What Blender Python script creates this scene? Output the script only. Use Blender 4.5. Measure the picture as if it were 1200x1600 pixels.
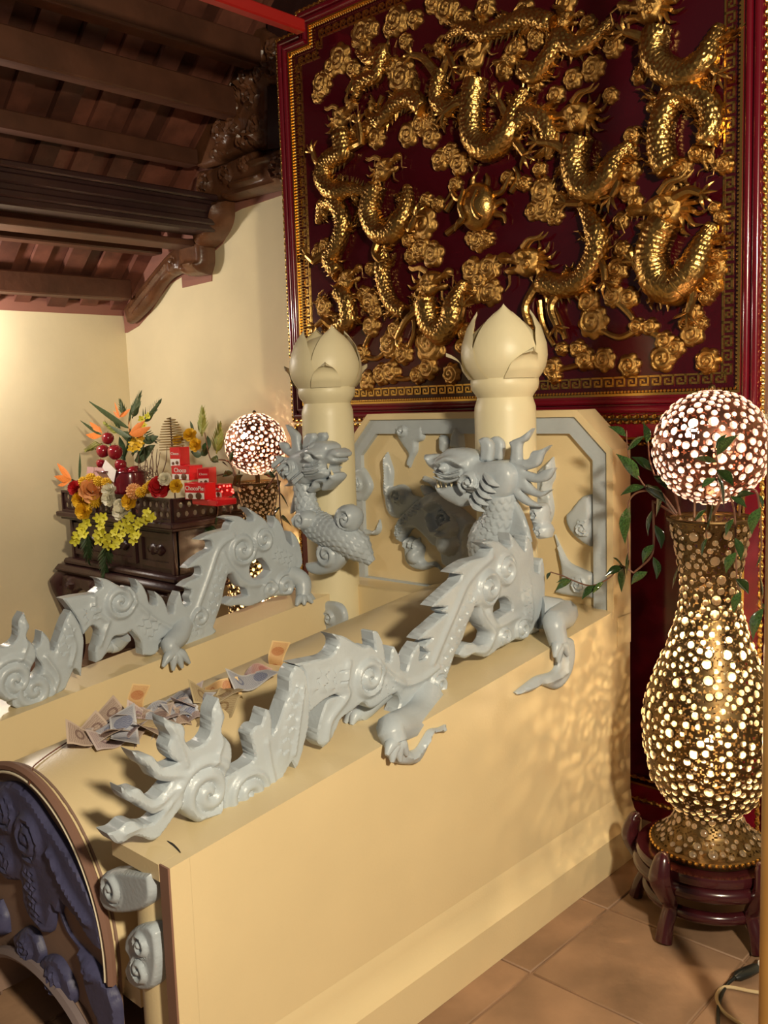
import bpy, math, random
import numpy as np
from mathutils import Vector, Matrix
from mathutils.geometry import delaunay_2d_cdt

for o in list(bpy.data.objects): bpy.data.objects.remove(o)
random.seed(7); np.random.seed(7)
S = bpy.context.scene
COL = S.collection
PI = math.pi

# ------------------------------------------------------------------ camera
F_PX, YAW, PITCH, ROLL, H = 1457.71, math.radians(-43.197), math.radians(-6.783), math.radians(-1.9228), 1.5
_fw = np.array([math.sin(YAW)*math.cos(PITCH), math.cos(YAW)*math.cos(PITCH), math.sin(PITCH)])
_r = np.array([math.cos(YAW), -math.sin(YAW), 0.0]); _u = np.cross(_r, _fw)
_r2 = _r*math.cos(ROLL)+_u*math.sin(ROLL); _u2 = -_r*math.sin(ROLL)+_u*math.cos(ROLL)
CM = np.array([_r2, _u2, _fw]); CAM = np.array([0, 0, H])
cd = bpy.data.cameras.new('camera'); cam = bpy.data.objects.new('camera', cd); COL.objects.link(cam)
cd.sensor_fit = 'VERTICAL'; cd.sensor_height = 24; cd.lens = F_PX/1600*24; cd.clip_start = .05
cam.matrix_world = Matrix(((_r2[0], _u2[0], -_fw[0], 0), (_r2[1], _u2[1], -_fw[1], 0), (_r2[2], _u2[2], -_fw[2], H), (0, 0, 0, 1)))
S.camera = cam

# ------------------------------------------------------------------ world, lights, exposure
W = bpy.data.worlds.new('world'); S.world = W; W.use_nodes = True
W.node_tree.nodes['Background'].inputs[0].default_value = (1.0, .88, .76, 1)
W.node_tree.nodes['Background'].inputs[1].default_value = .055
def area(name, loc, target, size, power, col):
    l = bpy.data.lights.new(name, 'AREA'); l.energy = power; l.size = size; l.color = col; l.shape = 'DISK'
    o = bpy.data.objects.new(name, l); COL.objects.link(o); o.location = loc
    o.rotation_euler = (Vector(target)-Vector(loc)).to_track_quat('-Z', 'Y').to_euler(); return o
area('ceiling_lamp_right', (1.05, .2, 2.35), (-1.9, 1.7, .9), .22, 88, (1, .86, .62))
pl = bpy.data.lights.new('wall_lamp_left', 'POINT'); pl.energy = 33; pl.color = (1, .93, .84); pl.shadow_soft_size = .06
plo = bpy.data.objects.new('wall_lamp_left', pl); COL.objects.link(plo); plo.location = (-4.84, 1.84, 2.0)
S.view_settings.view_transform = 'Standard'; S.view_settings.look = 'None'
S.view_settings.gamma = 1; S.view_settings.use_curve_mapping = False
S.view_settings.exposure = .42

# ------------------------------------------------------------------ pixel helpers (a pixel is only a direction)
def ray(x, y): return CM.T @ np.array([(x-600)/F_PX, -(y-800)/F_PX, 1.0])
def on(x, y, ax, v):
    d = ray(x, y); i = 'xyz'.index(ax); return CAM + (v-CAM[i])/d[i]*d
class Plane:
    def __init__(s, ax, v):
        s.ax, s.v = ax, v
        if ax == 'x': s.U, s.V, s.W, s.O = np.array([0, 1., 0]), np.array([0, 0, 1.]), np.array([1., 0, 0]), np.array([v, 0, 0.])
        else: s.U, s.V, s.W, s.O = np.array([1., 0, 0]), np.array([0, 0, 1.]), np.array([0, -1., 0]), np.array([0, v, 0.])
    def uv(s, x, y):
        p = on(x, y, s.ax, s.v); return np.array([p@s.U, p@s.V])
    def uvs(s, pts, off=(0, 0), sc=1.0): return np.array([s.uv(off[0]+a/sc, off[1]+b/sc) for a, b in pts])
    def world(s, uvw):
        uvw = np.asarray(uvw, float)
        return s.O + uvw[:, :1]*s.U + uvw[:, 1:2]*s.V + uvw[:, 2:3]*s.W
    def mpp(s, x, y): return float(np.linalg.norm(s.uv(x+.5, y)-s.uv(x-.5, y))+np.linalg.norm(s.uv(x, y+.5)-s.uv(x, y-.5)))/2

# ------------------------------------------------------------------ materials
def mat(name, col, rough=.5, metal=0, var=0, scale=8, col2=None, bump=0, bscale=60, rand=0, emit=None, spec=.5, trans=0, coat=0, alpha=None):
    m = bpy.data.materials.new(name); m.use_nodes = True
    nt = m.node_tree; N, L = nt.nodes, nt.links; b = N['Principled BSDF']
    b.inputs['Base Color'].default_value = (*col, 1); b.inputs['Roughness'].default_value = rough
    b.inputs['Metallic'].default_value = metal; b.inputs['Specular IOR Level'].default_value = spec
    if coat: b.inputs['Coat Weight'].default_value = coat; b.inputs['Coat Roughness'].default_value = .08
    if trans: b.inputs['Transmission Weight'].default_value = trans
    src = None
    tc = N.new('ShaderNodeTexCoord')
    if var or col2:
        nz = N.new('ShaderNodeTexNoise'); nz.inputs['Scale'].default_value = scale; nz.inputs['Detail'].default_value = 6
        L.new(tc.outputs['Object'], nz.inputs['Vector'])
        mx = N.new('ShaderNodeMix'); mx.data_type = 'RGBA'
        c2 = col2 or tuple(max(0, c*(1-var)) for c in col)
        mx.inputs[6].default_value = (*col, 1); mx.inputs[7].default_value = (*c2, 1)
        rp = N.new('ShaderNodeMapRange'); rp.inputs[1].default_value = .35; rp.inputs[2].default_value = .68
        L.new(nz.outputs[0], rp.inputs[0]); L.new(rp.outputs[0], mx.inputs[0]); src = mx.outputs[2]
    if rand:
        oi = N.new('ShaderNodeObjectInfo'); hs = N.new('ShaderNodeHueSaturation')
        mr = N.new('ShaderNodeMapRange'); mr.inputs[3].default_value = 1-rand; mr.inputs[4].default_value = 1+rand
        L.new(oi.outputs['Random'], mr.inputs[0]); L.new(mr.outputs[0], hs.inputs['Value'])
        if src: L.new(src, hs.inputs['Color'])
        else: hs.inputs['Color'].default_value = (*col, 1)
        src = hs.outputs[0]
    if src: L.new(src, b.inputs['Base Color'])
    if bump:
        nb = N.new('ShaderNodeTexNoise'); nb.inputs['Scale'].default_value = bscale; nb.inputs['Detail'].default_value = 4
        L.new(tc.outputs['Object'], nb.inputs['Vector'])
        bp = N.new('ShaderNodeBump'); bp.inputs['Strength'].default_value = bump; bp.inputs['Distance'].default_value = .01
        L.new(nb.outputs[0], bp.inputs['Height']); L.new(bp.outputs[0], b.inputs['Normal'])
    if emit:
        b.inputs['Emission Color'].default_value = (*emit[0], 1); b.inputs['Emission Strength'].default_value = emit[1]
    return m
M = {}
M['plaster'] = mat('yellow_plaster', (.82, .70, .45), .8, var=.10, scale=2.2, bump=.08, bscale=25)
M['cream'] = mat('cream_gloss_paint', (.77, .62, .37), .34, var=.07, scale=3, bump=.05, bscale=160)
M['column'] = mat('column_cream', (.80, .71, .47), .42, var=.06, scale=4, bump=.04, bscale=60)
M['blue'] = mat('blue_grey_paint', (.47, .53, .59), .34, var=.10, scale=14, bump=.10, bscale=90)
M['facade_blue'] = mat('facade_blue_paint', (.075, .075, .16), .5, var=.25, scale=14, bump=.1, bscale=90)  # relief blue with the shadow on the arch front put into the colour
M['facade'] = mat('facade_plaster', (.27, .17, .125), .7, var=.15, scale=6)  # arch masonry, its shadow darkened into the base colour
M['brown_trim'] = mat('brown_painted_edge', (.26, .14, .10), .6, var=.1)
M['lacquer'] = mat('maroon_lacquer', (.055, .002, .007), .16, var=.12, scale=3, coat=.5)
M['lacquer_frame'] = mat('red_lacquer_frame', (.15, .004, .013), .2, coat=.6)
M['gold'] = mat('gilded_carving', (.62, .36, .11), .30, metal=1, var=.35, scale=22, bump=.3, bscale=60)
M['gold_trim'] = mat('gilded_moulding', (.98, .60, .16), .25, metal=1)
M['tile'] = mat('terracotta_tile', (.42, .25, .15), .62, var=.5, scale=3.5, bump=.12, bscale=40, rand=.08)
M['grout'] = mat('tile_grout', (.30, .18, .11), .8)
M['plank'] = mat('roof_plank_wood', (.20, .07, .044), .5, var=.4, scale=9, bump=.15, bscale=30, rand=.5)
M['beam'] = mat('roof_beam_wood', (.115, .044, .024), .42, var=.35, scale=6, bump=.15, bscale=25)
M['heavy'] = mat('dark_beam_wood', (.042, .018, .017), .35, var=.3, scale=6, bump=.1)
M['redbeam'] = mat('red_painted_beam', (.42, .012, .012), .4)
M['carved'] = mat('carved_brown_wood', (.15, .060, .027), .32, var=.4, scale=10, bump=.15, bscale=40)
M['band'] = mat('painted_wall_band', (.32, .13, .09), .6, var=.1)
M['darkwood'] = mat('dark_rosewood', (.045, .016, .016), .35, var=.3, scale=12, bump=.1)
M['stool'] = mat('red_rosewood', (.05, .008, .011), .22, var=.2, scale=8, coat=.4)
M['bronze'] = mat('antique_gold_metal', (.19, .12, .05), .42, metal=.95, var=.4, scale=30)
M['copper'] = mat('dark_copper_metal', (.30, .13, .085), .38, metal=.9, var=.4, scale=30)
M['stem'] = mat('brown_wire_stem', (.16, .07, .04), .5)
M['leafglass'] = mat('green_glass_leaf', (.055, .115, .03), .12, var=.6, scale=20, rand=.5, trans=.25, coat=.6)
M['post'] = mat('varnished_gold_wood', (.42, .22, .06), .3, var=.2, scale=5)

# ------------------------------------------------------------------ mesh building
def smooth_path(pts, n=8, closed=False, corner=62):
    """Catmull-Rom through pts; points that turn sharply stay corners."""
    P = [np.array(p, float) for p in pts]; k = len(P); out = []
    sharp = []
    for i in range(k):
        if not closed and i in (0, k-1): sharp.append(True); continue
        a = P[i]-P[i-1]; b = P[(i+1) % k]-P[i]
        la, lb = np.linalg.norm(a), np.linalg.norm(b)
        c = (a@b)/max(1e-12, la*lb); sharp.append(math.degrees(math.acos(max(-1, min(1, c)))) > corner)
    for i in range(k if closed else k-1):
        p1, p2 = P[i], P[(i+1) % k]
        m1 = (p2-P[i-1])/2 if not sharp[i] else (p2-p1)*.7
        m2 = (P[(i+2) % k]-p1)/2 if not sharp[(i+1) % k] else (p2-p1)*.7
        L = np.linalg.norm(p2-p1)
        for m in (m1, m2):
            q = np.linalg.norm(m)
            if q > 1.3*L and q > 0: m *= 1.3*L/q
        for j in range(n):
            t = j/n; t2, t3 = t*t, t*t*t
            out.append((2*t3-3*t2+1)*p1+(t3-2*t2+t)*m1+(-2*t3+3*t2)*p2+(t3-t2)*m2)
    if not closed: out.append(P[-1])
    return np.array(out)
def resample(L, h, closed=True):
    L = np.asarray(L, float)
    Q = np.vstack([L, L[:1]]) if closed else L
    seg = np.linalg.norm(np.diff(Q, axis=0), axis=1); s = np.concatenate([[0], np.cumsum(seg)])
    n = max(6 if closed else 2, int(round(s[-1]/h)))
    t = np.linspace(0, s[-1], n+(0 if closed else 1), endpoint=not closed)
    return np.stack([np.interp(t, s, Q[:, i]) for i in range(Q.shape[1])], 1)
def seg_dist(P, L, closed=True):
    """distance, and arc position, from points P to polyline L"""
    A = L if closed else L[:-1]; B = np.roll(L, -1, 0) if closed else L[1:]
    best = np.full(len(P), 1e9); arc = np.zeros(len(P)); side = np.zeros(len(P)); s0 = 0
    for a, b in zip(A, B):
        d = b-a; l2 = d@d
        if l2 < 1e-16: continue
        t = np.clip(((P-a)@d)/l2, 0, 1); q = P-(a+t[:, None]*d); dd = np.einsum('ij,ij->i', q, q)
        m = dd < best
        best[m] = dd[m]; arc[m] = s0+t[m]*math.sqrt(l2); side[m] = (d[0]*q[m, 1]-d[1]*q[m, 0])/math.sqrt(l2); s0 += math.sqrt(l2)
    return np.sqrt(best), arc, side
def inside(P, loops):
    r = np.zeros(len(P), bool)
    for L in loops:
        A, B = L, np.roll(L, -1, 0)
        for a, b in zip(A, B):
            if a[1] == b[1]: continue
            m = (a[1] > P[:, 1]) != (b[1] > P[:, 1])
            r ^= m & (P[:, 0] < (b[0]-a[0])*(P[:, 1]-a[1])/(b[1]-a[1])+a[0])
    return r
# relief features: f(P, d) -> height added
def spiral(c, r, amp, turns=2.2, sgn=1, dome=.25):
    c = np.array(c)
    def f(P, d):
        q = P-c; rho = np.hypot(q[:, 0], q[:, 1])/r; th = np.arctan2(q[:, 1], q[:, 0])*sgn
        w = np.clip((1.15-rho)/.35, 0, 1); w = w*w*(3-2*w)
        return w*amp*((.5+.5*np.cos(2*PI*(rho*turns-th/(2*PI))))**.5+dome*np.clip(1-rho, 0, 1))
    return f
def bump(c, r, amp):
    c = np.array(c)
    return lambda P, d: amp*np.sqrt(np.clip(1-((P-c)**2).sum(1)/r**2, 0, 1))
def ridge(pts, w, amp):
    L = smooth_path(pts, 6)
    def f(P, d):
        q, _, _ = seg_dist(P, L, False); return amp*np.exp(-(q/w)**2)
    return f
def scales(pts, width, size, amp):
    L = smooth_path(pts, 6)
    def f(P, d):
        q, s, sd = seg_dist(P, L, False)
        row = np.floor(s/size); fs = s/size-row; fa = (sd/size+.5*(row % 2)) % 1
        e = np.abs(fa-.5)*2
        return amp*(np.where(fs < 1-.55*e*e, .25+.75*fs, 0))*np.clip((width-q)/(size*.4), 0, 1)
    return f
class MB:
    def __init__(s): s.v = []; s.f = []; s.n = 0
    def add(s, v, f):
        v = np.asarray(v, float); s.v.append(v); o = s.n; s.f.extend([tuple(i+o for i in q) for q in f]); s.n += len(v); return s
    def box(s, a, b):
        (x0, y0, z0), (x1, y1, z1) = a, b
        return s.add([(x0, y0, z0), (x1, y0, z0), (x1, y1, z0), (x0, y1, z0), (x0, y0, z1), (x1, y0, z1), (x1, y1, z1), (x0, y1, z1)],
                     [(0, 3, 2, 1), (4, 5, 6, 7), (0, 1, 5, 4), (1, 2, 6, 5), (2, 3, 7, 6), (3, 0, 4, 7)])
    def bbox(s, a, b, c=.004):
        """box with chamfered edges"""
        a, b = np.minimum(a, b).astype(float), np.maximum(a, b).astype(float); v = []
        for ax in range(3):
            for sg in (0, 1):
                o = [i for i in range(3) if i != ax]
                for p, q in ((0, 0), (1, 0), (1, 1), (0, 1)):
                    w = np.zeros(3); w[ax] = (a, b)[sg][ax]
                    w[o[0]] = a[o[0]]+c if p == 0 else b[o[0]]-c; w[o[1]] = a[o[1]]+c if q == 0 else b[o[1]]-c; v.append(w)
        return s.hull(v)
    def hull(s, pts):
        import bmesh
        bm = bmesh.new(); [bm.verts.new(p) for p in pts]; bmesh.ops.convex_hull(bm, input=bm.verts)
        bm.verts.index_update(); s.add([v.co[:] for v in bm.verts], [[v.index for v in f.verts] for f in bm.faces]); bm.free(); return s
    def tube(s, path, rad, m=8, flat=1.0, up=(0, 0, 1), disp=None, cap=True):
        P = np.asarray(path, float); n = len(P); R = np.broadcast_to(np.asarray(rad, float), (n,)) if np.ndim(rad) < 1 or len(np.atleast_1d(rad)) == n else np.interp(np.linspace(0, 1, n), np.linspace(0, 1, len(rad)), rad)
        T = np.gradient(P, axis=0); T /= np.maximum(1e-9, np.linalg.norm(T, axis=1))[:, None]
        up = np.array(up, float); N = np.zeros_like(P)
        b0 = np.cross(T[0], up)
        if np.linalg.norm(b0) < .15: b0 = np.cross(T[0], [1., .3, 0])
        for i in range(n):
            b0 = b0-(b0@T[i])*T[i]; b0 /= max(1e-9, np.linalg.norm(b0)); N[i] = b0
        B = np.cross(T, N); a = np.linspace(0, 2*PI, m, endpoint=False)
        s_arc = np.concatenate([[0], np.cumsum(np.linalg.norm(np.diff(P, axis=0), axis=1))])
        rr = R[:, None]*np.ones(m)
        if disp: rr = rr+disp(s_arc[:, None], a[None, :], R[:, None])
        V = (P[:, None, :]+rr[..., None]*(np.cos(a)[None, :, None]*N[:, None, :]+flat*np.sin(a)[None, :, None]*B[:, None, :])).reshape(-1, 3)
        F = [(i*m+j, i*m+(j+1) % m, (i+1)*m+(j+1) % m, (i+1)*m+j) for i in range(n-1) for j in range(m)]
        if cap: F += [tuple(range(m-1, -1, -1)), tuple((n-1)*m+j for j in range(m))]
        return s.add(V, F)
    def lathe(s, prof, seg=32, c=(0, 0, 0), disp=None):
        n = len(prof); a = np.linspace(0, 2*PI, seg, endpoint=False); V = []
        for r, z in prof:
            for t in a:
                q = r*(disp(t, z) if disp else 1); V.append((c[0]+q*math.cos(t), c[1]+q*math.sin(t), c[2]+z))
        F = [(i*seg+j, i*seg+(j+1) % seg, (i+1)*seg+(j+1) % seg, (i+1)*seg+j) for i in range(n-1) for j in range(seg)]
        if prof[0][0] > 1e-4: F.append(tuple(range(seg-1, -1, -1)))
        if prof[-1][0] > 1e-4: F.append(tuple((n-1)*seg+j for j in range(seg)))
        return s.add(V, F)
    def ball(s, c, r, seg=12, rings=8):
        r = np.broadcast_to(np.asarray(r, float), (3,)); V = [(c[0], c[1], c[2]-r[2])]
        for i in range(1, rings):
            t = PI*i/rings
            V += [(c[0]+r[0]*math.sin(t)*math.cos(a), c[1]+r[1]*math.sin(t)*math.sin(a), c[2]-r[2]*math.cos(t)) for a in np.linspace(0, 2*PI, seg, endpoint=False)]
        V.append((c[0], c[1], c[2]+r[2])); F = [(0, 1+(j+1) % seg, 1+j) for j in range(seg)]
        for i in range(rings-2): F += [(1+i*seg+j, 1+i*seg+(j+1) % seg, 1+(i+1)*seg+(j+1) % seg, 1+(i+1)*seg+j) for j in range(seg)]
        o = 1+(rings-2)*seg; F += [(o+j, o+(j+1) % seg, len(V)-1) for j in range(seg)]
        return s.add(V, F)
    def prism(s, plane, poly, w0, w1):
        """flat outline (no holes) given thickness along the plane's normal"""
        poly = np.asarray(poly, float); n = len(poly)
        ar = sum(poly[i-1][0]*poly[i][1]-poly[i][0]*poly[i-1][1] for i in range(n))
        if ar < 0: poly = poly[::-1]
        V = np.vstack([plane.world(np.c_[poly, np.full(n, w0)]), plane.world(np.c_[poly, np.full(n, w1)])])
        F = [tuple(range(n-1, -1, -1)), tuple(range(n, 2*n))]+[(i, (i+1) % n, n+(i+1) % n, n+i) for i in range(n)]
        return s.add(V, F)
    def ring(s, plane, outer, inner, w0, w1):
        """frame between two outlines with equal point counts"""
        outer, inner = np.asarray(outer, float), np.asarray(inner, float); n = len(outer)
        V = np.vstack([plane.world(np.c_[p, np.full(n, w)]) for p in (outer, inner) for w in (w0, w1)]); F = []
        for i in range(n):
            j = (i+1) % n
            F += [(n+i, n+j, 3*n+j, 3*n+i), (i, j, n+j, n+i), (2*n+i, 3*n+i, 3*n+j, 2*n+j)]
        return s.add(V, F)
    def carve(s, plane, loops, t, rw, feats=(), h=.007, e0=.4, w0=0, sym=False, dx=0, closed_back=True, fs=1.0):
        """carved slab: outline loops in plane units, rounded rim of width rw, height t, relief features"""
        R = [resample(l, h*.9) for l in loops]
        allp = np.vstack(R); mn, mx = allp.min(0), allp.max(0)
        gx = np.arange(mn[0], mx[0], h); gy = np.arange(mn[1], mx[1], h*.87)
        X, Y = np.meshgrid(gx, gy); X = X+(np.arange(len(gy)) % 2)[:, None]*h/2
        G = np.c_[X.ravel(), Y.ravel()]; G = G[inside(G, R)]
        D = np.full(len(G), 1e9)
        for l in R: D = np.minimum(D, seg_dist(G, l)[0])
        G = G[D > h*.5]
        pts = [Vector(p) for p in allp]+[Vector(p) for p in G]; ed = []; o = 0
        for l in R: ed += [(o+i, o+(i+1) % len(l)) for i in range(len(l))]; o += len(l)
        vo, eo, fo, *_ = delaunay_2d_cdt(pts, ed, [], 0, 1e-7)
        P = np.array([(v.x, v.y) for v in vo]); d = np.full(len(P), 1e9)
        for l in R: d = np.minimum(d, seg_dist(P, l)[0])
        d[d < h*.05] = 0
        x = 1-np.clip(d/rw, 0, 1); hh = t*(e0+(1-e0)*np.sqrt(1-x*x))
        fe = np.zeros(len(P))
        for f in feats: fe += f(P, d)
        hh = hh+fs*fe*np.clip(d/max(rw*.5, 2.2*h), 0, 1)
        cnt = {}
        cen = np.array([P[list(f)].mean(0) for f in fo]); ok = inside(cen, R); fo = [f for f, k in zip(fo, ok) if k]
        T = []
        for f in fo:
            f = list(f); a = sum(P[f[i-1]][0]*P[f[i]][1]-P[f[i]][0]*P[f[i-1]][1] for i in range(len(f)))
            T.append(f if a > 0 else f[::-1])
        for f in T:
            for i in range(len(f)): cnt[(f[i-1], f[i])] = 1
        be = [(a, b) for (a, b) in cnt if (b, a) not in cnt]; n = len(P)
        fr = plane.world(np.c_[P, w0+hh]); bk = plane.world(np.c_[P, (w0-hh) if sym else np.full(n, w0)])
        V = np.vstack([fr, bk]); Fs = [tuple(f) for f in T]
        if closed_back or sym: Fs += [tuple(i+n for i in f[::-1]) for f in T]
        Fs += [(b, a, a+n, b+n) for a, b in be]
        return s.add(V, Fs)
    def build(s, name, m, parent=None, angle=40, origin=None, label=None):
        V = np.vstack(s.v)
        if parent is not None: o = np.array(wloc(parent))
        elif origin is not None: o = np.array(origin, float)
        else:
            mn, mx = V.min(0), V.max(0); o = np.array([(mn[0]+mx[0])/2, (mn[1]+mx[1])/2, mn[2]])
        me = bpy.data.meshes.new(name); me.from_pydata((V-o).tolist(), [], s.f)
        me.polygons.foreach_set('use_smooth', [True]*len(me.polygons)); me.set_sharp_from_angle(angle=math.radians(angle))
        me.materials.append(m if not isinstance(m, str) else M[m]); me.validate(); me.update()
        ob = bpy.data.objects.new(name, me); COL.objects.link(ob)
        if parent is not None: ob.parent = parent
        else: ob.location = o
        if label: ob['label'] = label
        return ob
def wloc(o):
    l = Vector(o.location)
    while o.parent: o = o.parent; l = l+Vector(o.location)
    return l
def thing(name, label, cat, loc, group=None):
    o = bpy.data.objects.new(name, None); COL.objects.link(o); o.location = loc; o.empty_display_size = .1
    o['label'] = label; o['category'] = cat
    if group: o['group'] = group
    return o
def tag(o, label, cat, group=None):
    o['label'] = label; o['category'] = cat
    if group: o['group'] = group
    return o
def struct(o, label=None, cat=None):
    o['kind'] = 'structure'
    if label: o['label'] = label
    if cat: o['category'] = cat
    return o
def copy_obj(o, parent=None, loc=None, name=None):
    c = o.copy(); COL.objects.link(c); c.parent = parent
    if loc is not None: c.location = loc
    return c
def copy_tree(o, parent=None):
    c = o.copy(); COL.objects.link(c); c.parent = parent
    for ch in list(o.children): copy_tree(ch, c)
    return c
def inst(me_obj, parent, loc, rot=(0, 0, 0), sc=1):
    """linked copy of a prepared mesh as a part of parent (loc in parent space)"""
    c = me_obj.copy(); COL.objects.link(c); c.parent = parent; c.location = loc
    c.rotation_euler = rot; c.scale = (sc, sc, sc) if np.ndim(sc) == 0 else sc; return c
def mesh_of(mb, name, m, angle=40):
    me = bpy.data.meshes.new(name); me.from_pydata(np.vstack(mb.v).tolist(), [], mb.f)
    me.polygons.foreach_set('use_smooth', [True]*len(me.polygons)); me.set_sharp_from_angle(angle=math.radians(angle))
    me.materials.append(M[m] if isinstance(m, str) else m); me.update(); return me
def put(name, me, parent, loc, rot=None, sc=1, world=True):
    ob = bpy.data.objects.new(name, me); COL.objects.link(ob)
    l = Vector(loc)
    if parent is not None:
        ob.parent = parent
        if world: l = l-wloc(parent)
    ob.location = l
    if rot is not None: ob.rotation_euler = rot if not isinstance(rot, Matrix) else rot.to_euler()
    ob.scale = (sc, sc, sc) if np.ndim(sc) == 0 else sc
    return ob

# ================================================================== THE ROOM
XL, YB = -5.17, 3.22            # left wall, back wall
# floor: grout bed with separate tiles
fl = struct(MB().box((XL-.2, -.6, -.08), (1.3, YB+.2, -.006)).build('floor', 'grout'))
TS = .40; J = on(805, 1508, 'z', 0); tx0, ty0 = J[0]+.05, J[1]
tm = mesh_of(MB().bbox((-TS/2+.003, -TS/2+.003, -.02), (TS/2-.003, TS/2-.003, 0), .003), 'tile', 'tile')
for i in range(-10, 6):
    for j in range(-6, 6):
        cx, cy = tx0+(i+.5)*TS, ty0+(j+.5)*TS
        if XL-.1 < cx < 1.1 and -.4 < cy < YB: put('tile', tm, fl, (cx, cy, random.uniform(-.0012, 0)))
struct(MB().box((XL-.12, YB, 0), (1.3, YB+.12, 4.6)).build('wall_back', 'plaster'))
struct(MB().box((XL-.12, -.6, 0), (XL, YB, 2.6)).build('wall_left', 'plaster'))
struct(MB().box((XL, -.6, 0), (XL+.02, YB, .085)).build('baseboard_left', 'brown_trim'))
struct(MB().box((XL+.02, YB-.02, 0), (-3.15, YB, .085)).build('baseboard_back', 'brown_trim'))
# roof
SL = .82; RX, RZ = -4.95, 2.285
def roofz(x): return RZ+SL*(x-RX)
sn = math.hypot(1, SL); ca, sa = 1/sn, SL/sn
mb = MB(); y0, y1 = -.6, YB+.1
def roofslab(mb, xa, xb, ya, yb, t0, t1):
    V = []
    for y in (ya, yb):
        for x, t in ((xa, t0), (xb, t0), (xb, t1), (xa, t1)): V.append((x-sa*t, y, roofz(x)+ca*t))
    return mb.add(V, [(0, 3, 2, 1), (4, 5, 6, 7), (0, 1, 5, 4), (1, 2, 6, 5), (2, 3, 7, 6), (3, 0, 4, 7)])
ceil_ = struct(roofslab(mb, -5.4, -1.6, y0, y1, .05, .09).build('ceiling', 'heavy'), 'sloping timber roof underside of dark brown boards on purlins', 'ceiling')
y = y1; k = 0
while y > .25:
    w = random.uniform(.085, .12); t = random.choice((0, .004, .012)) if k % 2 else .034
    roofslab(MB(), -5.35, -1.65, y-w+.003, y, t, .05).build('plank', 'plank', ceil_, 30); y -= w; k += 1
def beam(name, a, b, m, ya=-.6, yb=3.12, label=None):
    return MB().bbox((a[0], ya, a[1]), (b[0], yb, b[1]), .008).build(name, m, ceil_, 30, label=label)
beam('eave_beam', (-5.03, 2.145), (-4.91, 2.262), 'beam')
for a, b in (((-4.67, 2.363), (-4.57, 2.50)), ((-4.286, 2.775), (-4.19, 2.86)), ((-3.945, 2.948), (-3.85, 3.09)), ((-3.74, 3.139), (-3.64, 3.27))):
    beam('purlin', a, b, 'beam')
mb = MB().bbox((-4.225, -.6, 2.41), (-4.06, 3.12, 2.60), .01)
mb.bbox((-4.07, -.6, 2.44), (-4.04, 3.12, 2.475), .008).bbox((-4.07, -.6, 2.50), (-4.045, 3.12, 2.55), .01).bbox((-4.075, -.6, 2.565), (-4.035, 3.12, 2.598), .008)
mb.build('main_beam', 'heavy', ceil_, 30, label='thick dark moulded tie beam')
MB().bbox((-4.40, -.6, 2.36), (-4.235, 3.1, 2.395), .005).build('batten', 'beam', ceil_)
rb = on(461, 54, 'y', 2.70)
MB().bbox((rb[0], -.6, rb[2]), (rb[0]+.05, 2.715, rb[2]+.05), .006).build('red_beam', 'redbeam', ceil_, 30, label='bright red painted beam')
# painted band along the wall tops
A = (180, 220); K = 4.286
WP = Plane('y', YB)
pts = WP.uvs([(0, 1290), (85, 1285), (160, 1240), (240, 1150), (300, 1050), (370, 960), (450, 910), (455, 985), (650, 940), (655, 750), (720, 690), (770, 600), (785, 490), (850, 455), (1160, 350), (1230, 330)], A, K)
pts[0][0] = XL; pts[0][1] = pts[1][1]
band = np.vstack([pts, [[pts[-1][0], 3.3], [-3.95, 3.1], [XL, 2.3]]])
struct(MB().prism(WP, band, 0, .006).build('trim_1', 'band'))
struct(MB().box((XL, -.6, 2.075), (XL+.006, YB-.006, 2.3)).build('trim_2', 'band'))

# carved roof truss along the back wall
TP = Plane('y', 3.13)
truss = thing('roof_truss', 'carved brown wooden truss bracket stepping up the back wall beside the red panel', 'roof truss', (-4.3, 3.17, 2.0))
def tr(pts, off=A, sc=K): return smooth_path(TP.uvs(pts, off, sc), 5, True)
def m2(x, y, sc=K, off=A): return TP.uv(off[0]+x/sc, off[1]+y/sc)
MB().carve(TP, [tr([(30, 1120), (180, 930), (330, 750), (440, 660), (470, 880), (380, 890), (300, 950), (200, 1100), (100, 1200), (60, 1225)])], .05, .03,
    [ridge([m2(90, 1130), m2(330, 830)], .012, .014), ridge([m2(110, 1160), m2(300, 930)], .008, .012), spiral(m2(370, 830), .05, .014)], h=.012, w0=-.06).build('bracket_arm', 'carved', truss)
MB().carve(TP, [tr([(440, 655), (600, 645), (610, 800), (590, 890), (480, 905), (455, 860)])], .10, .04, [bump(m2(490, 860), .022, .02), bump(m2(590, 850), .022, .02), ridge([m2(510, 830), m2(580, 830)], .012, .02)], h=.011, w0=-.06).build('corbel', 'carved', truss)
MB().carve(TP, [tr([(560, 700), (545, 560), (560, 420), (640, 400), (740, 400), (738, 520), (690, 630), (600, 715)])], .12, .05, [ridge([m2(600, 690), m2(680, 600), m2(720, 450)], .012, .02), spiral(m2(620, 480), .05, .02)], h=.011, w0=-.06).build('bulging_console', 'carved', truss)
MB().carve(TP, [tr([(560, 420), (545, 300), (560, 200), (700, 160), (930, 60), (965, 90), (1150, 30), (1230, 10), (1230, 290), (1150, 300), (720, 400)])], .08, .03,
    [ridge([m2(740, 380), m2(1200, 270)], .012, .02), ridge([m2(800, 300), m2(1000, 240)], .014, .025), spiral(m2(1110, 190), .06, .03), spiral(m2(620, 300), .06, .025), spiral(m2(760, 230), .05, .02, sgn=-1), spiral(m2(880, 160), .04, .02), ridge([m2(925, 155), m2(1045, 115)], .01, .03)], h=.012, w0=-.06).build('tie_board', 'carved', truss)
A2, K2 = (280, 30), 5.333
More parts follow.
